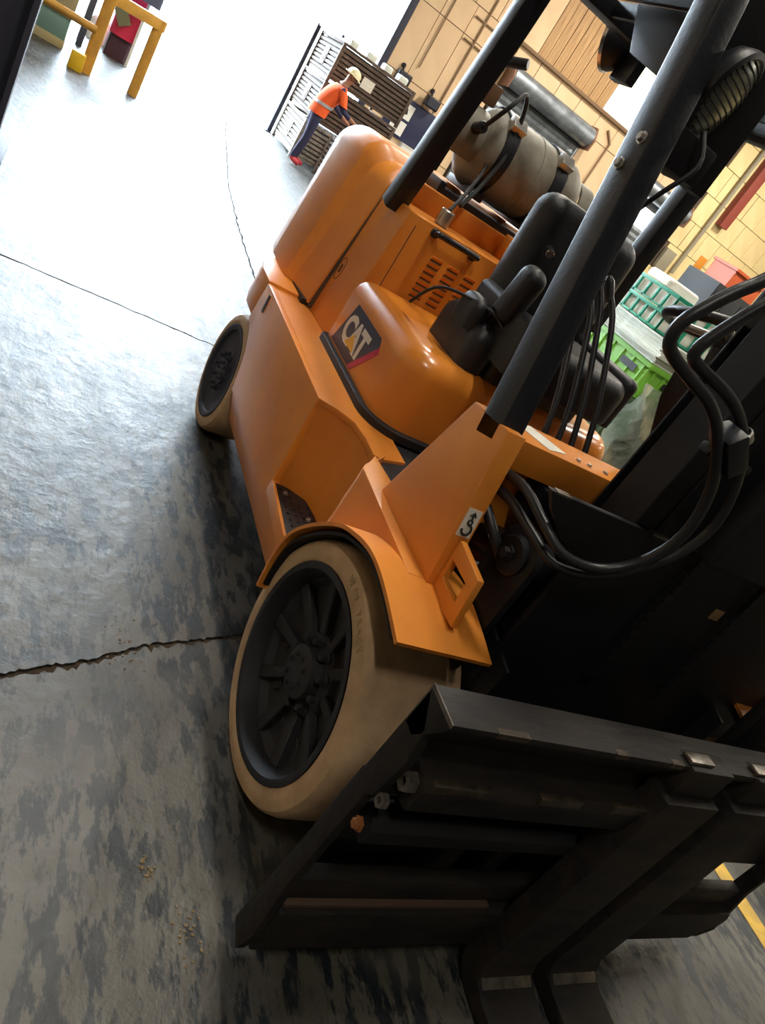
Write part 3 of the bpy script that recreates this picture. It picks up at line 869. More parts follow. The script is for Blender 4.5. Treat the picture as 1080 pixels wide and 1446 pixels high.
# ---- steering column and wheel
scn = bpy.data.objects.new('steering_console', None); COL.objects.link(scn); scn.parent = FK
prism('console_cover', [(.86, .75), (.86, 1.14), (.83, 1.25), (.76, 1.36), (.74, 1.44), (.77, 1.49), (.85, 1.51), (1.06, 1.51), (1.10, 1.4), (1.10, .75)], 'x', -.34, -.15, PLASTIC, scn, r=.02, seg=3, ang=50)
cyl('steering_column', (-.28, .87, 1.28), (-.345, .85, 1.58), .035, PLASTIC, scn)
sa = Vector((-.28, -.08, .95)).normalized(); sc_ = Vector((-.35, .85, 1.60))
sx_ = sa.orthogonal().normalized(); sy_ = sa.cross(sx_)
tube('steering_rim', [sc_+.19*(math.cos(a)*sx_+math.sin(a)*sy_) for a in [2*PI*k/40 for k in range(41)]], .016, PLASTIC, scn, 10)
for k in range(3):
    a = 2*PI*k/3+.4
    tube('steering_spoke', [sc_-sa*.02, sc_-sa*.01+.1*(math.cos(a)*sx_+math.sin(a)*sy_), sc_+.19*(math.cos(a)*sx_+math.sin(a)*sy_)], .011, STEELB, scn, 8)
lathe('steering_hub', [(0, -.05), (.045, -.045), (.05, -.01), (.03, .012), (0, .015)], sc_, sa, PLASTIC, scn, 24)
# ---- seat
se = bpy.data.objects.new('operator_seat', None); COL.objects.link(se); se.parent = FK
rblock('seat_base', (-1.05, -.80), (.55, 1.0), (1.05, 1.14), .04, .01, PLASTIC, se)
rblock('seat_cushion', (-1.12, -.62), (.53, .99), (1.13, 1.29), .09, .05, VINYL, se, rbot=.02)
rblock('seat_back', (-1.14, -.99), (.53, .99), (1.2, 1.665), .065, .065, VINYL, se, rot=Ry(math.radians(-4)))
for s_ in (.50, .96):
    rblock('seat_bolster', (-1.10, -.66), (s_, s_+.06), (1.13, 1.315), .028, .028, VINYL, se)
# side console with arm rest and belt
rblock('arm_rest', (-.90, -.80), (.46, .54), (1.25, 1.445), .035, .04, VINYL, se, rbot=.02, rot=Ry(math.radians(8)))
tube('arm_post', [(-.86, .50, 1.27), (-.90, .50, 1.20), (-.95, .50, 1.12)], .022, PLASTIC, se, 10, 4)
rblock('side_console', (-1.12, -.80), (.43, .55), (1.055, 1.21), .05, .06, PLASTIC, se)
rblock('belt_retractor', (-1.0, -.86), (.40, .48), (1.16, 1.27), .04, .04, PLASTIC, se)
tube('console_cable', [(-1.15, .34, 1.10), (-1.05, .34, 1.20), (-.95, .38, 1.24), (-.84, .47, 1.25), (-.78, .52, 1.20)], .006, RUBBER, se, 8, 5)
cyl('belt_bolt', (-1.0, .60, 1.50), (-.965, .595, 1.49), .016, CHROME, se, 10)
cyl('seat_lever', (-.72, .52, 1.16), (-.66, .52, 1.17), .012, STEELB, se, 8)

# ---- mast
for f in (lambda y: y, lambda y: 1.5-y):
    bm = bmesh.new()
    prof = [(.095, f(.395)), (.203, f(.395)), (.203, f(.46)), (.175, f(.46)), (.175, f(.42)), (.125, f(.42)), (.125, f(.46)), (.095, f(.46))]
    add_prism(bm, prof, 'z', .10, 2.9)
    bmesh.ops.recalc_face_normals(bm, faces=bm.faces); bev(bm, .003, 1)
    bmesh.ops.triangulate(bm, faces=[q for q in bm.faces if len(q.verts) > 4])
    finish('outer_mast_rail', bm, BLACKM, FK)
    bm = bmesh.new()
    prof = [(.13, f(.468)), (.203, f(.468)), (.203, f(.53)), (.18, f(.53)), (.18, f(.495)), (.155, f(.495)), (.155, f(.53)), (.13, f(.53))]
    add_prism(bm, prof, 'z', .12, 2.95)
    bmesh.ops.recalc_face_normals(bm, faces=bm.faces); bev(bm, .003, 1)
    bmesh.ops.triangulate(bm, faces=[q for q in bm.faces if len(q.verts) > 4])
    finish('inner_mast_rail', bm, BLACKM, FK)
    lc_ = lathe('lift_cylinder', [(0, 0), (.045, 0), (.045, 1.65), (.03, 1.66), (.026, 1.67), (.026, 2.6), (0, 2.6)], (.08, f(.58), .2), (0, 0, 1), BLACKM, FK, 20)
    # chain
    bm = bmesh.new()
    for k in range(70):
        zz = .75+k*.03
        add_box(bm, (.235, .243), (f(.61)-.012, f(.61)+.012), (zz, zz+.026))
        add_box(bm, (.244, .252), (f(.61)-.010, f(.61)+.010), (zz+.014, zz+.04))
    tag(finish('lift_chain', bm, BLACKM, FK, smooth=0), kind='stuff')
for z0 in (.14, 1.62, 2.72): box('mast_cross_member', (.05, .10), (.395, 1.105), (z0, z0+.10), BLACKM, FK, r=.006)
# carriage rear plate with rounded upper corners
prism('carriage_back_plate', [(.30, .30), (.30, 1.0), (.262, 1.06), (.20, 1.095), (.15, 1.13), (.11, 1.172), (1.39, 1.172), (1.42, 1.10), (1.44, 1.0), (1.44, .45), (1.20, .30)], 'x', .207, .225, BLACKM, FK, r=.003)
box('plate_edge_wear', (.206, .2258), (.44, .50), (1.168, 1.1735), BAREST, FK, r=0)
box('plate_edge_wear', (.206, .2258), (.13, .17), (1.169, 1.1735), BAREST, FK, r=0)
box('mast_shield', (.045, .052), (.42, 1.42), (.3, 1.72), BLACKM, FK, r=.002)
box('mast_side_cover', (.19, .206), (1.15, 1.52), (.55, 1.12), BLACKM, FK, r=.004)
box('hose_guide', (.33, .37), (1.12, 1.58), (.68, 1.03), BLACKM, FK, r=.01)
pl = box('pulley_guard', (.24, .30), (.56, .94), (1.18, 1.42), BLACKM, FK, r=.02)
box('chain_anchor_tag', (.30, .304), (.70, .735), (1.06, 1.09), BRASS, FK, r=.001)

# ---- carriage
cg = bpy.data.objects.new('fork_carriage', None); COL.objects.link(cg); cg.parent = FK
Y1_, Y2_ = -.085, 1.59
tb = prism('top_bar', [(.497, .76), (.497, .86), (.588, .86), (.588, .845), (.545, .775), (.535, .76)], 'y', Y1_, Y2_, WORN, cg, r=.004)
box('bar_edge_wear', (.4965, .5005), (Y1_-.0005, Y1_+.004), (.80, .8605), BAREST, tb, r=0)
box('bar_edge_wear', (.497, .588), (Y1_-.0008, Y1_+.0025), (.852, .8606), BAREST, tb, r=0)
for y0, y1 in ((.02, .10), (.34, .38), (.52, .56), (.83, .875)): box('bar_nick', (.575, .5888), (y0, y1), (.848, .8605), BAREST2, tb, r=0)
for yv in (Y1_, Y2_-.022):
    prism('side_plate', [(.487, .08), (.545, .06), (.56, .13), (.55, .22), (.54, .30), (.54, .60), (.555, .62), (.565, .72), (.55, .80), (.497, .855)], 'y', yv, yv+.022, WORN, cg, r=.003)
sc = bpy.data.objects.new('side_shift_cylinder', None); COL.objects.link(sc); sc.parent = cg
prism('cylinder_housing', [(.532, .63), (.598, .64), (.604, .70), (.592, .722), (.532, .722)], 'y', -.045, .70, WORN, sc, r=.006)
box('housing_lit_scuff', (.588, .6045), (-.03, .11), (.702, .7235), BAREST2, sc, r=.003)  # scuffed top edge, with its catch of overhead light put into the colour
box('housing_lit_scuff', (.588, .6045), (.24, .36), (.703, .7232), BAREST2, sc, r=.003)
box('housing_lit_scuff', (.588, .6045), (.46, .60), (.702, .7234), BAREST2, sc, r=.003)
cyl('cylinder_rod', (.57, -.05, .68), (.57, 1.5, .68), .018, WORN, sc, 14)
lathe('rod_nut', [(.009, 0), (.021, 0), (.021, .022), (.009, .022)], (.572, -.068, .69), (0, 1, 0), BAREST, sc, 6, closed=True, smooth=0)
lathe('plate_nut', [(.007, 0), (.016, 0), (.016, .014), (.007, .014)], (.568, -.078, .625), (0, 1, 0), BAREST, cg, 6, closed=True, smooth=0)
bolt('plate_bolt', (.570, -.078, .555), (0, -1, 0), .011, .014, mat('rusty_orange_bolt', (.30, .11, .03), .6), cg)
prism('lower_hook_bar', [(.50, .49), (.575, .50), (.58, .545), (.56, .565), (.50, .565)], 'y', -.05, .52, BLACKM, cg, r=.006)
box('upper_bar', (.50, .535), (Y1_+.02, Y2_-.02), (.60, .76), WORN, cg, r=.006)
box('middle_bar', (.47, .50), (Y1_+.02, Y2_-.02), (.40, .60), BLACKM, cg, r=.006)
box('carriage_backing', (.44, .452), (.02, 1.48), (.11, .76), BLACKM, cg, r=.003)
box('lower_rail', (.49, .53), (Y1_+.03, Y2_-.03), (.225, .30), WORN, cg, r=.006)
prism('bottom_bar', [(Y1_+.02, .22), (Y1_+.02, .08), (Y2_-.09, .08), (Y2_, .16), (Y2_, .19), (Y2_-.02, .22)], 'x', .515, .56, WORN, cg, r=.005)
box('bottom_bar_lip', (.505, .545), (Y1_+.03, .52), (.216, .232), mat('rusty_edge', (.12, .075, .05), .6, .3, bump=.2, bscale=60), cg, r=.003)
for yv in (.30, .45, 1.05, 1.22): box('carriage_web', (.43, .50), (yv, yv+.05), (.16, .76), BLACKM, cg, r=.005)
# forks
for i, (y0, y1) in enumerate(((.565, .757), (.822, 1.012))):
    fk = bpy.data.objects.new('fork', None); COL.objects.link(fk); fk.parent = FK
    prism('fork_blade', [(.553, .78), (.622, .775), (.622, .10), (.64, .062), (.68, .05), (1.62, .022), (1.64, .008), (1.62, .004), (.66, .004), (.60, .012), (.565, .04), (.553, .09)], 'y', y0, y1, WORN, fk, r=.004)
    box('fork_heel_wear', (.628, .66), (y0+.01, y1-.01), (.058, .0655), BAREST, fk, r=.001, rot=Ry(math.radians(25)))
    prism('fork_hook', [(.50, .80), (.553, .78), (.60, .785), (.60, .70), (.553, .70), (.553, .775)], 'y', y0+.02, y1-.02, WORN, fk, r=.002) if False else None
    box('hook_pin', (.555, .585), (y0+.015, y0+.10), (.862, .872), BAREST, fk, r=.003)
    box('fork_hook', (.54, .60), (y0+.02, y1-.02), (.775, .862), WORN, fk, r=.006)
# ---- mast hoses
h1 = [(0.33, 0.16, 1.80), (0.33, 0.086, 1.684), (0.33, 0.05, 1.641), (0.33, 0.021, 1.601), (0.33, -0.002, 1.558), (0.33, 0.005, 1.524), (0.33, 0.037, 1.508), (0.33, 0.097, 1.494), (0.33, 0.179, 1.475), (0.33, 0.255, 1.431), (0.33, 0.34, 1.344), (0.33, 0.375, 1.235), (0.31, 0.359, 1.137), (0.29, 0.296, 1.077), (0.26, 0.218, 1.065), (0.2, 0.177, 1.089), (0.1, 0.169, 1.105), (0.0, 0.17, 1.085), (-.07, .18, 1.06)]
h2 = [(0.3, 0.25, 1.80), (0.3, 0.156, 1.659), (0.3, 0.132, 1.62), (0.3, 0.107, 1.572), (0.3, 0.095, 1.539), (0.3, 0.106, 1.521), (0.3, 0.146, 1.514), (0.3, 0.216, 1.505), (0.3, 0.279, 1.488), (0.3, 0.348, 1.45), (0.3, 0.425, 1.374), (0.3, 0.471, 1.275), (0.3, 0.449, 1.185), (0.29, 0.388, 1.109), (0.28, 0.316, 1.055), (0.25, 0.231, 1.03), (0.18, 0.195, 1.045), (0.09, 0.18, 1.055), (0.0, 0.175, 1.045), (-.07, .18, 1.02)]
tube('hydraulic_hose', h1, .0115, HOSE, FK, 12, 4)
tube('hydraulic_hose', h2, .0115, HOSE, FK, 12, 4)
tube('hydraulic_hose', [(-.06, .17, 1.0), (.0, .19, .99), (.06, .22, .95), (.10, .27, .90), (.12, .33, .85)], .014, HOSE, FK, 12, 4)
box('hose_clamp', (.285, .35), (.27, .36), (1.40, 1.445), BLACKP, FK, r=.008, rot=Rx(math.radians(-40)))
box('hose_clamp', (.27, .30), (.30, .44), (1.39, 1.41), BLACKM, FK, r=.004)
lathe('hose_collar', [(.0145, 0), (.018, .003), (.018, .022), (.0145, .025)], (.3, .335, 1.462), (0, .82, -.55), STEELB, FK, 14, closed=True)

# ================================================================== GAS CYLINDER on the counterweight
TK = empty('gas_cylinder', (-1.97, .88, 1.474), 'grubby grey steel gas cylinder strapped on top of the counterweight', 'gas cylinder')
tc_ = Vector((-1.97, 0, 1.66)); TR = .172
ya, yb = .575, 1.19
lathe('tank_shell', [(0, ya), (.05, ya+.002), (.10, ya+.018), (.145, ya+.05), (.166, ya+.085), (TR, ya+.12), (TR, (ya+yb)/2-.006), (TR+.003, (ya+yb)/2-.004), (TR+.003, (ya+yb)/2+.004), (TR, (ya+yb)/2+.006), (TR, yb-.12), (.166, yb-.085), (.145, yb-.05), (.10, yb-.018), (.05, yb-.002), (0, yb)], tc_, (0, 1, 0), TANKM, TK, 48)
lathe('foot_ring', [(.11, yb-.02), (.125, yb-.02), (.125, yb+.06), (.11, yb+.06)], tc_, (0, 1, 0), TANKM, TK, 32, closed=True)
bm = bmesh.new()   # valve collar, open at one side
n = 26
for k in range(n):
    a0_ = math.radians(-40+260*k/n); a1_ = math.radians(-40+260*(k+1)/n)
    vv = []
    for a in (a0_, a1_):
        for r_, y_ in ((.115, ya+.03), (.123, ya+.03), (.123, ya-.10), (.115, ya-.10)):
            vv.append(bm.verts.new((tc_.x+r_*math.cos(a), y_, tc_.z+r_*math.sin(a))))
    for k2 in range(4): bm.faces.new((vv[k2], vv[(k2+1) % 4], vv[4+(k2+1) % 4], vv[4+k2]))
bmesh.ops.remove_doubles(bm, verts=bm.verts, dist=1e-5)
finish('valve_collar', bm, TANKM, TK)
for yv in (.70, .99):
    st_ = lathe('tank_strap', [(TR+.004, yv-.03), (TR+.010, yv-.03), (TR+.010, yv+.03), (TR+.004, yv+.03)], tc_, (0, 1, 0), BLACKP, TK, 40, closed=True)
    box('strap_buckle', (tc_.x+.09, tc_.x+.15), (yv-.036, yv+.036), (tc_.z+.10, tc_.z+.16), STEELB, TK, r=.004, rot=Ry(math.radians(40)))
    box('strap_cradle', (tc_.x-.14, tc_.x+.14), (yv-.035, yv+.035), (1.474, 1.51), BLACKP, TK, r=.006)
vb = bpy.data.objects.new('valve', None); COL.objects.link(vb); vb.parent = TK
cyl('valve_body', (-1.97, .59, 1.68), (-1.97, .50, 1.68), .022, BRASS, vb, 14)
cyl('valve_wheel', (-1.97, .50, 1.68), (-1.97, .475, 1.68), .035, BLACKP, vb, 14)
cyl('outlet', (-1.94, .545, 1.68), (-1.85, .545, 1.70), .016, BRASS, vb, 12)
cyl('relief_valve', (-1.99, .60, 1.74), (-1.99, .53, 1.76), .018, STEELB, vb, 12)
cyl('gauge', (-2.0, .60, 1.62), (-2.0, .565, 1.62), .03, CHROME, vb, 16)
cyl('quick_coupler', (-1.86, .545, 1.70), (-1.80, .545, 1.72), .024, BLACKP, vb, 14)
tube('gas_hose', [(-1.80, .545, 1.72), (-1.76, .58, 1.83), (-1.80, .63, 1.90), (-1.84, .68, 1.87), (-1.83, .70, 1.78), (-1.79, .69, 1.66), (-1.74, .64, 1.52), (-1.68, .58, 1.43)], .010, RUBBER, TK, 10, 6)
br = bpy.data.objects.new('tank_bracket', None); COL.objects.link(br); br.parent = TK
cyl('bracket_post', (-2.02, .545, 1.48), (-1.97, .545, 1.97), .018, BLACKP, br, 10)
cyl('bracket_pin', (-2.0, .52, 1.95), (-1.90, .62, 2.0), .022, BLACKP, br, 12)
box('bracket_block', (-1.98, -1.92), (.52, .60), (1.80, 1.88), mat('rusty_block', (.22, .11, .05), .7, var=.4), br, r=.008)

# ================================================================== BACKGROUND THINGS
# ---- worker
def person():
    root = empty('person', (-12.75, 2.95, 0), 'person in orange vest, navy trousers and cream hard hat leaning over the crates', 'person')
    ox, oy = -12.75, 2.95
    J = {}
    pts = [('pelvis', 0, .02, .95, .135), ('waist', 0, .06, 1.10, .125), ('chest', 0, .14, 1.30, .155), ('neckb', 0, .20, 1.47, .085), ('neck', 0, .25, 1.54, .055), ('head0', 0, .28, 1.62, .085), ('head1', 0, .30, 1.72, .092),
           ('hipL', .10, .02, .92, .105), ('kneeL', .11, .03, .50, .075), ('ankL', .11, -.06, .09, .048), ('toeL', .12, .12, .045, .042),
           ('hipR', -.10, .02, .92, .105), ('kneeR', -.11, .10, .50, .075), ('ankR', -.11, .06, .09, .048), ('toeR', -.12, .24, .045, .042),
           ('shL', .19, .19, 1.42, .075), ('elL', .24, .33, 1.17, .052), ('wrL', .22, .56, 1.10, .036), ('hdL', .21, .66, 1.09, .035),
           ('shR', -.19, .19, 1.42, .075), ('elR', -.24, .31, 1.16, .052), ('wrR', -.20, .53, 1.05, .036), ('hdR', -.18, .63, 1.03, .035)]
    idx = {p[0]: i for i, p in enumerate(pts)}
    ed = [('pelvis', 'waist'), ('waist', 'chest'), ('chest', 'neckb'), ('neckb', 'neck'), ('neck', 'head0'), ('head0', 'head1'),
          ('pelvis', 'hipL'), ('hipL', 'kneeL'), ('kneeL', 'ankL'), ('ankL', 'toeL'), ('pelvis', 'hipR'), ('hipR', 'kneeR'), ('kneeR', 'ankR'), ('ankR', 'toeR'),
          ('chest', 'shL'), ('shL', 'elL'), ('elL', 'wrL'), ('wrL', 'hdL'), ('chest', 'shR'), ('shR', 'elR'), ('elR', 'wrR'), ('wrR', 'hdR')]
    # fingers
    for s_, hd, sg in (('L', idx['hdL'], 1), ('R', idx['hdR'], -1)):
        hx, hy, hz = pts[hd][1:4]
        for k, (dx, L) in enumerate(((-.03, .07), (-.01, .085), (.01, .08), (.03, .065))):
            pts.append((f'f{s_}{k}a', hx+dx, hy+L*.6, hz-.005, .011)); pts.append((f'f{s_}{k}b', hx+dx, hy+L, hz-.035, .009))
            idx[f'f{s_}{k}a'] = len(pts)-2; idx[f'f{s_}{k}b'] = len(pts)-1
            ed.append((f'hd{s_}', f'f{s_}{k}a')); ed.append((f'f{s_}{k}a', f'f{s_}{k}b'))
        pts.append((f't{s_}a', hx-sg*.05, hy+.0, hz-.01, .012)); pts.append((f't{s_}b', hx-sg*.055, hy+.04, hz-.03, .010))
        idx[f't{s_}a'] = len(pts)-2; idx[f't{s_}b'] = len(pts)-1
        ed.append((f'wr{s_}', f't{s_}a')); ed.append((f't{s_}a', f't{s_}b'))
    me = bpy.data.meshes.new('body')
    me.from_pydata([(p[1], p[2], p[3]) for p in pts], [(idx[a], idx[b]) for a, b in ed], [])
    tmp = bpy.data.objects.new('body_tmp', me); COL.objects.link(tmp)
    sk_ = tmp.modifiers.new('skin', 'SKIN'); sk_.use_smooth_shade = True
    sb = tmp.modifiers.new('sub', 'SUBSURF'); sb.levels = 2; sb.render_levels = 2
    for i, p in enumerate(pts):
        v = me.skin_vertices[0].data[i]; v.radius = (p[4], p[4]*(.85 if p[0] in ('pelvis', 'waist', 'chest') else 1)); v.use_root = (p[0] == 'pelvis')
        if p[0] in ('pelvis', 'waist'): v.radius = (p[4]*1.2, p[4])
        if p[0] == 'chest': v.radius = (p[4]*1.2, p[4]*.85)
    dg = bpy.context.evaluated_depsgraph_get()
    m2 = bpy.data.meshes.new_from_object(tmp.evaluated_get(dg))
    bpy.data.objects.remove(tmp)
    m2.materials.clear()
    for mm in (SKIN, NAVY, SHOE): m2.materials.append(mm)
    for p in m2.polygons:
        c = p.center; p.use_smooth = True
        if c.z < .115: p.material_index = 2
        elif c.z < 1.0 and abs(c.x) < .3 and c.y < .35: p.material_index = 1
        elif c.z < 1.5 and not (c.y > .50 and c.z < 1.2): p.material_index = 1
        else: p.material_index = 0
    b = bpy.data.objects.new('body', m2); COL.objects.link(b); b.parent = root
    # vest: a shell around the torso
    secs = [(.90, .02, .205, .165), (1.0, .035, .20, .165), (1.10, .06, .195, .165), (1.20, .10, .205, .175), (1.30, .14, .225, .18), (1.38, .17, .235, .165), (1.44, .19, .215, .135), (1.485, .205, .13, .10)]
    rings_ = [[Vector((ox+a_*math.cos(t), oy+cy_+b_*math.sin(t), z)) for t in [2*PI*k/24 for k in range(24)]] for z, cy_, a_, b_ in secs]
    ve = loft('vest', rings_, VEST, root, cap=False)
    for z, cy_, a_, b_ in ((1.06, .05, .206, .174),):
        rg = [[Vector((ox+(a_+.003)*math.cos(t), oy+cy_+(zz-z)*.3+(b_+.003)*math.sin(t), zz)) for t in [2*PI*k/24 for k in range(24)]] for zz in (z, z+.05)]
        loft('reflective_band', rg, VSTR, ve, cap=False)
    for s_ in (-1, 1):
        rg = []
        for (x, y_, z, r) in ((.20, .19, 1.43, .095), (.225, .25, 1.33, .085), (.245, .31, 1.22, .075)):
            rg.append([Vector((ox+s_*x+r*math.cos(t), oy+y_+r*math.sin(t), z)) for t in [2*PI*k/14 for k in range(14)]])
        loft('sleeve', rg, VEST, ve, cap=False)
    # hard hat
    hc = Vector((ox, oy+.295, 1.70)); hn = Vector((0, .22, 1)).normalized()
    lathe('hard_hat', [(.165, -.004), (.16, .004), (.128, .012), (.125, .05), (.105, .09), (.07, .115), (.03, .127), (0, .13)], hc, hn, HELM, root, 28)
    # face
    hf = Vector((ox, oy+.385, 1.655))
    bm = bmesh.new(); add_tube(bm, [hf+Vector((0, -.01, .035)), hf+Vector((0, .022, 0)), hf+Vector((0, .004, -.012))], [.010, .014, .010], 8); finish('nose', bm, SKIN, root)
    for s_ in (-1, 1):
        bm = bmesh.new(); bmesh.ops.create_uvsphere(bm, u_segments=8, v_segments=6, radius=.011, matrix=Matrix.Translation(hf+Vector((s_*.034, -.012, .03)))); finish('eye', bm, INK, root)
        bm = bmesh.new(); bmesh.ops.create_uvsphere(bm, u_segments=8, v_segments=6, radius=.025, matrix=Matrix.Translation(hf+Vector((s_*.09, -.095, .01))) @ Matrix.Diagonal((.4, .8, 1.2, 1))); finish('ear', bm, SKIN, root)
    bm = bmesh.new(); add_tube(bm, [hf+Vector((-.025, -.008, -.04)), hf+Vector((0, -.002, -.042)), hf+Vector((.025, -.008, -.04))], .005, 6); finish('mouth', bm, mat('lips', (.3, .1, .08), .6), root)
person()

# ---- slatted crates
def crate(x, y, z, sx, sy, sz, m, label, group, plate=None):
    e = empty('slatted_crate', (x, y, z), label, 'crate', group)
    x0, x1, y0, y1 = x-sx/2, x+sx/2, y-sy/2, y+sy/2
    for a in (x0, x1):
        for b in (y0, y1): box('corner_post', (a-.03, a+.03), (b-.03, b+.03), (z, z+sz), m, e, r=.004)
    n = 7
    for nm, flat in (('side_slats', 0), ('side_slats', 1), ('end_slats', 2), ('end_slats', 3)):
        bm = bmesh.new()
        for k in range(n):
            zz = z+.10+k*(sz-.16)/n; h = (sz-.16)/n*.62
            if flat == 0: add_box(bm, (x0+.03, x1-.03), (y0-.012, y0+.012), (zz, zz+h))
            if flat == 1: add_box(bm, (x0+.03, x1-.03), (y1-.012, y1+.012), (zz, zz+h))
            if flat == 2: add_box(bm, (x1-.012, x1+.012), (y0+.03, y1-.03), (zz, zz+h))
            if flat == 3: add_box(bm, (x0-.012, x0+.012), (y0+.03, y1-.03), (zz, zz+h))
        finish(nm, bm, m, e, smooth=0)
    box('crate_liner', (x0+.02, x1-.02), (y0+.02, y1-.02), (z+.09, z+sz-.06), mat('crate_liner', (.07, .055, .045) if m is CRATEB else (.16, .14, .12), .8), e, r=0)
    box('crate_base', (x0, x1), (y0, y1), (z+.05, z+.09), m, e, r=.004)
    box('top_rim', (x0-.02, x1+.02), (y0-.02, y0+.02), (z+sz-.05, z+sz), m, e, r=.003)
    box('top_rim', (x0-.02, x1+.02), (y1-.02, y1+.02), (z+sz-.05, z+sz), m, e, r=.003)
    box('top_rim', (x1-.02, x1+.02), (y0-.02, y1+.02), (z+sz-.05, z+sz), m, e, r=.003)
    box('top_rim', (x0-.02, x0+.02), (y0-.02, y1+.02), (z+sz-.05, z+sz), m, e, r=.003)
    # recessed square hand-hold motif on the end and side
    for (xa, ya_, axis) in ((x, y0-.016, 'y'), (x1+.016, y, 'x')):
        q = .16
        if axis == 'y':
            box('motif_plate', (xa-q, xa+q), (ya_-.006, ya_+.006), (z+sz*.5-q, z+sz*.5+q), m, e, r=.003)
            box('motif_window', (xa-q*.5, xa+q*.5), (ya_-.009, ya_-.004), (z+sz*.5-q*.5, z+sz*.5+q*.5), CRATEB, e, r=.002)
    if plate:
        py, pz = plate
        box('crate_label', (x1+.014, x1+.02), (py-.12, py+.12), (pz-.09, pz+.09), WHITEL, e, r=0)
    return e
G = 'slatted crates stacked by the doorway'
crate(-14.3, 3.83, 0, 1.7, 1.5, .70, CRATEG, 'grey slatted crate at the foot of the tall stack behind the worker', G)
crate(-14.3, 3.83, .71, 1.7, 1.5, .68, CRATEB, 'brown slatted crate in the middle of the tall stack', G)
crate(-14.3, 3.83, 1.40, 1.7, 1.5, .68, CRATEB, 'brown slatted crate on top of the tall stack, with a paper label', G, (3.75, 1.72))
crate(-12.75, 4.05, 0, 1.0, .98, .72, CRATEG, 'low pale grey slatted crate standing alone in front of the tall stack', G)
rk = empty('rack_upright', (-15.25, 3.0, 0), 'dark steel rack upright at the left edge of the crate stack', 'rack upright')
box('post', (-15.30, -15.20), (2.94, 3.02), (.02, 2.14), STEELD, rk, r=.006)
box('foot_plate', (-15.36, -15.14), (2.90, 3.03), (0, .02), STEELD, rk, r=.003)
box('top_rail', (-15.30, -13.40), (2.96, 3.01), (2.10, 2.15), STEELD, rk, r=.006)
# bright film parcels on top of the stack
for i, (yv, w_) in enumerate(((3.25, .16), (3.62, .2), (3.98, .16), (4.32, .18))):
    o = rblock('wrapped_parcel', (-13.75, -13.5), (yv-w_/2, yv+w_/2), (2.085, 2.085+.10), .03, .03, CLEARW)
    tag(o, 'small pale wrapped parcel on the crate stack, '+['nearest the dark upright', 'second from the dark upright', 'third from the dark upright', 'farthest from the dark upright'][i], 'parcel', 'wrapped parcels on the crate stack')

# ---- notice board, flood lamps and wall fittings
nb = empty('notice_board', (WX+.02, 5.75, 1.25), 'navy notice board with two white sheets fixed to the tan wall', 'notice board')
box('board', (WX+.012, WX+.05), (5.18, 6.5), (1.22, 2.02), NAVYB, nb, r=.006)
for (a, b, c, d) in ((5.36, 5.72, 1.62, 1.92), (5.36, 5.72, 1.28, 1.56)): box('paper_sheet', (WX+.051, WX+.054), (a, b), (c, d), PAPER, nb, r=0)
box('pictogram', (WX+.054, WX+.056), (5.48, 5.60), (1.70, 1.82), INK, nb, r=0, rot=Rx(math.radians(20)))
ws = empty('wall_box', (WX+.1, 5.95, .95), 'small white box on the wall below the notice board', 'wall box')
box('casing', (WX, WX+.2), (5.8, 6.3), (.95, 1.2), CARTON, ws, r=.02); box('lid', (WX+.0, WX+.21), (5.79, 6.31), (1.19, 1.215), CARTON, ws, r=.006)
for i, (yv, zz, lab) in enumerate(((5.10, 2.26, 'black flood lamp on the tan wall nearest the doorway jamb'), (5.93, 2.19, 'black flood lamp on the tan wall above the notice board'))):
    e = empty('flood_lamp', (WX+.02, yv, zz-.1), lab, 'flood lamp', 'flood lamps on the back wall')
    rblock('lamp_head', (WX+.08, WX+.26), (yv-.17, yv+.17), (zz-.11, zz+.11), .04, .03, BLACKP, e, rbot=.03)
    cyl('lamp_stem', (WX+.05, yv-.06, zz+.2), (WX+.1, yv-.04, zz+.08), .025, BLACKP, e, 10)
    box('lamp_glass', (WX+.261, WX+.265), (yv-.13, yv+.13), (zz-.08, zz+.08), RIMB, e, r=0)
    cyl('wall_plate', (WX+.008, yv-.06, zz+.2), (WX+.05, yv-.06, zz+.2), .05, BLACKP, e, 12)
def conduit(name, pts, r, m, label):
    o = tube(name, pts, r, m, None, 8); tag(o, label, 'conduit'); return o
CON = mat('conduit_brown', (.28, .18, .10), .6)
conduit('conduit', [(WX+.03, 6.15, 2.08), (WX+.03, 6.15, 8.5)], .022, CON, 'vertical brown conduit rising above the notice board')
conduit('conduit', [(WX+.03, 5.35, 2.6), (WX+.03, 5.35, 8.5)], .015, CON, 'thin vertical conduit near the doorway jamb')
conduit('conduit', [(WX+.03, 5.9, 3.55), (WX+.03, 7.05, 3.55)], .018, CON, 'lower of two short horizontal conduits left of the roller door')
conduit('conduit', [(WX+.03, 5.9, 4.0), (WX+.03, 7.05, 4.0)], .018, CON, 'upper of two short horizontal conduits left of the roller door')
conduit('conduit', [(WX+.03, 10.4, 2.3), (WX+.03, 10.4, 3.75), (WX+.03, 10.15, 3.95)], .03, CON, 'bent conduit with a junction to the right of the roller door')

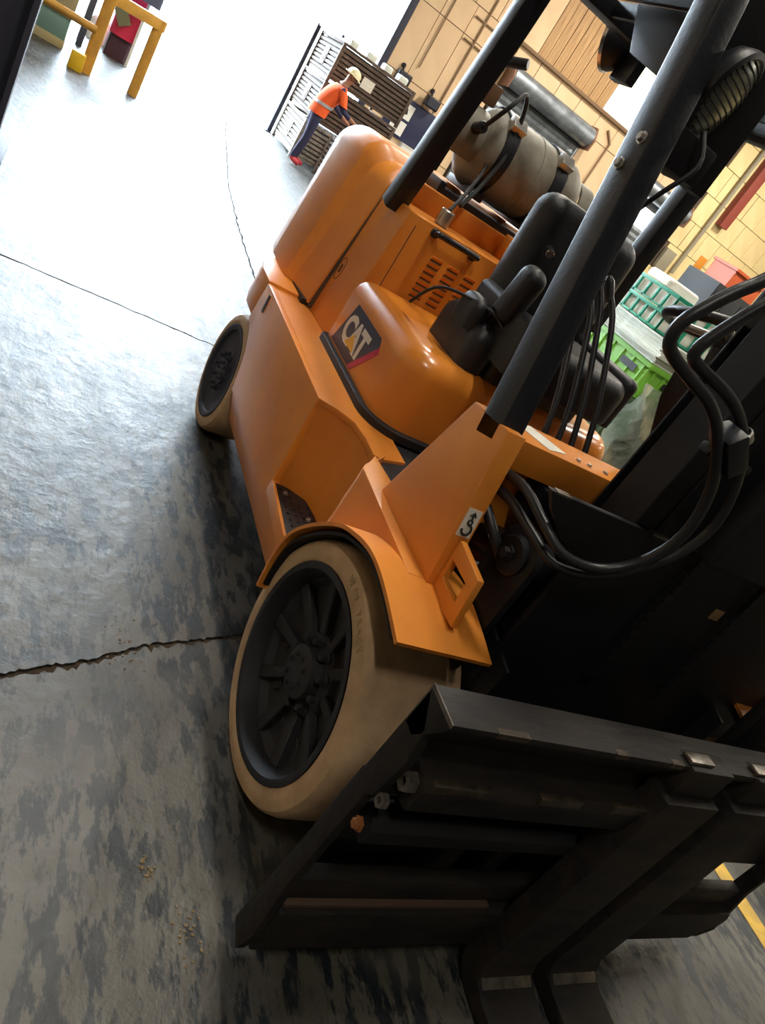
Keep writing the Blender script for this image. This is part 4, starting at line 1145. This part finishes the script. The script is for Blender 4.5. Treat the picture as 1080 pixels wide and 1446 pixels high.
# ---- roller doors
def roller(name, y0, y1, zt, label, lit=None):
    e = empty(name, (WX+.1, (y0+y1)/2, 0), label, 'roller door')
    cyl('drum', (WX+.22, y0, zt), (WX+.22, y1, zt), .22, GALV, e, 28, .05)
    for yv in (y0-.05, y1):
        prism('end_bracket', [(WX, zt-.28), (WX+.42, zt-.25), (WX+.46, zt), (WX+.30, zt+.26), (WX, zt+.26)], 'y', yv, yv+.05, mat('bracket_rust', (.20, .10, .06), .7), e, r=.004)
    k = 0; z = zt-.22
    while z > .02:
        h = min(.16, z)
        if lit and lit[0] <= z-h*.5 <= lit[1]:
            z -= h; continue
        bm = bmesh.new()
        prof = [(WX+.01, z-h+.004), (WX+.035, z-h+.004), (WX+.055, z-h*.5), (WX+.035, z-.004), (WX+.01, z-.004)]
        add_prism(bm, prof, 'y', y0+.02, y1-.02)
        finish('door_slat', bm, GALV, e, smooth=0)
        z -= h
    if lit: box('vision_window', (WX+.01, WX+.03), (y0+.03, y1-.03), (lit[0]-.05, lit[1]+.05), SKYW, e, r=.004)
    for yv in (y0, y1-.05): box('guide_rail', (WX+.0, WX+.07), (yv, yv+.05), (0, zt-.2), GALV, e, r=.003)
    return e
roller('roller_door', 7.15, 9.70, 3.55, 'galvanised roller door with its drum under the brown boards')
roller('roller_door', 11.75, 13.45, 3.55, 'galvanised roller door with a glowing window strip, near the cream wall', (2.62, 3.2))

# ---- pipes on the cream wall
o = cyl('drain_pipe', (WX+.08, 14.40, 2.3), (WX+.08, 14.40, 9), .055, PIPE, None, 14); tag(o, 'grey drain pipe on the cream block wall', 'pipe')
o = box('steel_column', (WX+.02, WX+.22), (14.62, 14.92), (3.9, 9), REDST, None, r=.008); tag(o, 'oxide-red steel column on the cream block wall', 'column')
o = box('switch_box', (WX+.0, WX+.12), (13.75, 14.15), (2.2, 2.75), PIPE, None, r=.01); tag(o, 'grey switch box low on the cream block wall', 'switch box')
o = box('wall_sign', (WX+.004, WX+.02), (14.95, 15.25), (2.75, 3.1), mat('amber_sign', (.65, .25, .03), .6), None, r=.004); tag(o, 'small amber sign on the cream block wall', 'sign')

# ---- stack of green goods beyond the truck
gp = empty('pallet', (-4.75, 4.95, 0), 'wooden pallet under the green crates beyond the forklift', 'pallet')
for k in range(5): box('deck_board', (-5.35, -4.15), (4.45+k*.215, 4.45+k*.215+.14), (.115, .14), WOODP, gp, r=.003)
for xx in (-5.33, -4.80, -4.27): box('bearer', (xx, xx+.1), (4.45, 5.45), (.0, .115), WOODP, gp, r=.003)
def bin_(x, y, z0, z1, m, label, open_=False):
    e = empty('plastic_bin', (x[0]/2+x[1]/2, y[0]/2+y[1]/2, z0), label, 'bin', 'plastic bins stacked on the pallet')
    rblock('bin_body', x, y, (z0, z1-.03), .03, .01, m, e)
    rblock('bin_rim', (x[0]-.02, x[1]+.02), (y[0]-.02, y[1]+.02), (z1-.05, z1), .04, .006, m, e)
    for k in range(6):
        yy_ = y[0]+(k+.5)*(y[1]-y[0])/6
        box('rib', (x[1]-.003, x[1]+.012), (yy_-.012, yy_+.012), (z0+.03, z1-.05), m, e, r=.002)
        xx_ = x[0]+(k+.5)*(x[1]-x[0])/6
        box('rib', (xx_-.012, xx_+.012), (y[0]-.012, y[0]+.003), (z0+.03, z1-.05), m, e, r=.002)
    box('handle_slot', (x[1]+.012, x[1]+.016), (y[0]+.25, y[0]+.55), (z1-.17, z1-.10), INK, e, r=0)
    box('handle_slot', (x[1]-.42, x[1]-.16), (y[0]-.016, y[0]-.012), (z1-.17, z1-.10), INK, e, r=0)
    return e
bin_((-5.3, -4.2), (4.5, 5.4), .14, .72, OLIVE, 'dark olive ribbed bin at the foot of the green stack')
bin_((-5.3, -4.2), (4.5, 5.4), .73, 1.08, LIME, 'lime green bin with a black handle slot, above the dark bin')
for k in range(13):
    bm = bmesh.new(); add_box(bm, (-5.33+random.uniform(-.03, .03), -4.2+random.uniform(-.04, .05)), (4.46+random.uniform(-.02, .02), 5.42), (1.085+k*.018, 1.085+k*.018+.016))
    o = finish('plastic_sheet', bm, CLEARW, None, smooth=0); tag(o, 'pale plastic sheet lying flat on the lime green bin', 'sheet', 'pale sheets on the lime bin')
# teal crate full of white cartons
for lv_ in range(2):
    z0 = 1.325+lv_*.19
    e = empty('bottle_crate', (-4.95, 4.95, z0), ['lower', 'upper'][lv_]+' teal lattice crate of white cartons in the green stack', 'crate', 'teal lattice crates')
    xa, xb, yc, yd = -5.28, -4.5, 4.5, 5.4
    box('tray', (xa, xb), (yc, yd), (z0, z0+.02), TEAL, e, r=.002)
    for k in range(6):
        yv = yc+k*(yd-yc)/5; box('upright', (xb-.02, xb), (max(yv-.015, yc), min(yv+.015, yd)), (z0, z0+.185), TEAL, e, r=.002)
        xv = xa+k*(xb-xa)/5; box('upright', (max(xv-.015, xa), min(xv+.015, xb)), (yc, yc+.02), (z0, z0+.185), TEAL, e, r=.002)
    box('rim', (xb-.015, xb+.002), (yc, yd), (z0+.15, z0+.185), TEAL, e, r=.002); box('rim', (xa, xb), (yc-.002, yc+.015), (z0+.15, z0+.185), TEAL, e, r=.002)
    for i in range(5):
        for j in range(5):
            if 0 < i and j < 4: continue
            yv = yc+.03+i*.174; xv = xa+.02+j*.15
            o = box('carton', (xv, xv+.135), (yv, yv+.155), (z0+.021, z0+.15), CARTON, None, r=.004); tag(o, 'white carton packed in the '+['lower', 'upper'][lv_]+' teal crate', 'carton', 'white cartons in the '+['lower', 'upper'][lv_]+' teal crate')
o = rblock('white_sack', (-5.2, -4.75), (4.55, 5.0), (1.71, 1.80), .08, .04, CARTON); tag(o, 'white sack lying on the upper teal crate', 'sack')
# crumpled wrap in front of the pallet
bm = bmesh.new()
rw = random.Random(11)
for i in range(13):
    for j in range(10):
        bm.verts.new((-4.02+.10*math.sin(i*.9+j)*.5+rw.uniform(-.03, .03), 4.35+i*.1, .02+j*.1+rw.uniform(-.02, .02)))
bm.verts.ensure_lookup_table()
for i in range(12):
    for j in range(9): bm.faces.new([bm.verts[a] for a in (i*10+j, (i+1)*10+j, (i+1)*10+j+1, i*10+j+1)])
bmesh.ops.solidify(bm, geom=list(bm.faces), thickness=.004)
o = finish('stretch_wrap', bm, WRAP, None, smooth=60); tag(o, 'crumpled translucent stretch wrap hanging on the front of the dark bin', 'plastic wrap')

# ---- dark machine beside the yellow line (lower right) and a dark cabinet by the cream wall
dm = empty('pallet_truck', (.0, 2.75, 0), 'dark pallet truck parked beyond the yellow floor line', 'pallet truck')
box('chassis', (-.6, .5), (2.45, 3.05), (.07, .14), BLACKM, dm, r=.01)
cyl('front_roller', (.42, 2.48, .06), (.42, 3.02, .06), .06, RUBBER, dm, 18)
cyl('steer_wheel', (-.55, 2.68, .09), (-.55, 2.82, .09), .09, RUBBER, dm, 20)
cyl('pump', (-.6, 2.75, .12), (-.6, 2.75, .45), .06, BLACKP, dm, 16)
tube('tiller', [(-.6, 2.75, .42), (-.72, 2.75, .8), (-.78, 2.75, 1.15)], .018, BLACKP, dm, 10, 3)
tube('tiller_grip', [(-.78, 2.62, 1.17), (-.78, 2.75, 1.14), (-.78, 2.88, 1.17)], .016, RUBBER, dm, 10, 3)
dk = empty('dark_cabinet', (-9.5, 9.9, 0), 'dark cabinet with an orange crate on top, far behind the steering wheel', 'cabinet')
box('body', (-10.1, -9.2), (9.45, 10.6), (0, 2.35), mat('dark_cabinet', (.018, .020, .022), .6), dk, r=.01)
for k in range(3): box('door_panel', (-9.205, -9.185), (9.48+k*.37, 9.82+k*.37), (.1, 2.25), mat('dark_door', (.022, .025, .03), .5), dk, r=.006)
oc = empty('orange_crate', (-9.6, 10.1, 2.35), 'orange-red crate on top of the dark cabinet', 'crate')
rblock('crate_body', (-9.95, -9.3), (9.7, 10.5), (2.352, 2.68), .03, .01, mat('orange_red_plastic', (.55, .10, .03), .5), oc)
rblock('crate_rim', (-9.98, -9.27), (9.67, 10.53), (2.65, 2.70), .03, .005, mat('orange_red_rim', (.55, .10, .03), .5), oc)

# ---- left: column, yellow guard, cabinets
col_ = empty('steel_column', (-4.6, -1.35, 0), 'dark blue-black steel column at the left edge of the view', 'column')
bm = bmesh.new()
add_prism(bm, [(-4.75, -1.62), (-4.45, -1.62), (-4.45, -1.585), (-4.58, -1.585), (-4.58, -1.105), (-4.45, -1.105), (-4.45, -1.07), (-4.75, -1.07), (-4.75, -1.105), (-4.62, -1.105), (-4.62, -1.585), (-4.75, -1.585)], 'z', .02, 9)
bmesh.ops.recalc_face_normals(bm, faces=bm.faces); bmesh.ops.triangulate(bm, faces=[f for f in bm.faces if len(f.verts) > 4])
finish('column_shaft', bm, STEELD, col_, smooth=0)
box('base_plate', (-4.85, -4.35), (-1.7, -1.0), (0, .02), STEELD, col_, r=.003)
yg = empty('guard_frame', (-9.8, -.25, 0), 'yellow tubular guard frame standing left of the doorway', 'guard frame')
def post(name, a, b, s, m, parent): return beam(name, [a, b], s, s, m, parent, r=.012)
post('post', (-10.05, .03, 0), (-10.05, .03, .95), .12, YELLOW, yg)
post('post', (-9.7, -.56, 0), (-9.7, -.56, 1.15), .13, YELLOW, yg)
box('top_beam', (-10.1, -9.66), (-.03, .09), (.0, .0), YELLOW, yg, r=0) if False else None
bt = bmesh.new()
d_ = Vector((-.35, .59, 0)).normalized(); pn = Vector((d_.y, -d_.x, 0))*.06
A0 = Vector((-9.7, -.56, .83)); B0 = Vector((-10.05, .03, .83))+d_*.06
vs = [bt.verts.new(p) for p in (A0-pn, A0+pn, A0+pn+Vector((0, 0, .13)), A0-pn+Vector((0, 0, .13)), B0-pn, B0+pn, B0+pn+Vector((0, 0, .13)), B0-pn+Vector((0, 0, .13)))]
for fc in ((0, 1, 2, 3), (4, 7, 6, 5), (0, 4, 5, 1), (1, 5, 6, 2), (2, 6, 7, 3), (3, 7, 4, 0)): bt.faces.new([vs[i] for i in fc])
bmesh.ops.recalc_face_normals(bt, faces=bt.faces); bev(bt, .012, 2)
finish('top_beam', bt, YELLOW, yg)
rail = bmesh.new(); add_tube(rail, [(-9.55, -.60, .50), (-9.50, -1.9, .50)], .045, 12); finish('mid_rail', rail, YELLOW, yg)
rail = bmesh.new(); add_tube(rail, [(-9.55, -.60, .98), (-9.50, -1.9, .98)], .045, 12); finish('upper_rail', rail, YELLOW, yg)
box('post_shoe', (-9.62, -9.44), (-.76, -.60), (0, .20), mat('bright_yellow', (.80, .50, .02), .5), yg, r=.01)
cabn = empty('low_cabinet', (-11.0, -1.5, 0), 'grey-green cabinet with a teal band behind the yellow rail', 'cabinet')
box('plinth', (-11.4, -10.4), (-2.6, -.85), (0, .10), mat('plinth_yellowish', (.42, .36, .2), .7), cabn, r=.005)
box('lower_band', (-11.4, -10.42), (-2.6, -.86), (.10, .36), TEALC, cabn, r=.005)
box('cabinet_body', (-11.4, -10.40), (-2.6, -.85), (.36, 1.7), GREYC, cabn, r=.01)
for k in range(2): box('cabinet_door', (-10.405, -10.385), (-2.5+k*.82, -1.72+k*.82), (.42, 1.62), GREYC, cabn, r=.006)
rb = empty('red_bin', (-12.6, -.2, 0), 'red bin with a dark foot seen through the yellow guard frame', 'bin')
rblock('bin_body', (-12.9, -12.3), (-.36, .02), (.32, .95), .05, .03, REDB, rb)
rblock('bin_foot', (-12.85, -12.35), (-.34, 0.0), (0, .32), .05, .01, mat('dark_maroon', (.05, .012, .02), .6), rb)
box('white_pole', (-12.29, -12.25), (-.02, .02), (.0, 1.2), CARTON, rb, r=.006)
box('cream_flap', (-12.29, -12.27), (-.40, -.22), (.45, .85), mat('khaki_flap', (.30, .27, .15), .7), rb, r=.003, rot=Rx(math.radians(35)))
wbx = empty('white_sack_heap', (-13.4, -.3, 0), 'white sack on the floor behind the red bin', 'sack')
rblock('sack_body', (-13.7, -13.1), (-.62, -.10), (0, .36), .10, .12, CARTON, wbx)
dkf = empty('folded_machine', (-12.2, -.05, 0), 'blue-grey machine hood rising above the yellow guard frame', 'machine')
rblock('machine_hood', (-12.18, -11.5), (-.75, .10), (.95, 1.6), .05, .05, mat('blue_grey', (.10, .12, .20), .5), dkf)
for a in (-12.1, -11.6):
    for b in (-.68, ): box('machine_leg', (a-.04, a+.04), (b-.04, b+.04), (0, .96), mat('machine_leg', (.05, .05, .07), .6), dkf, r=.004)
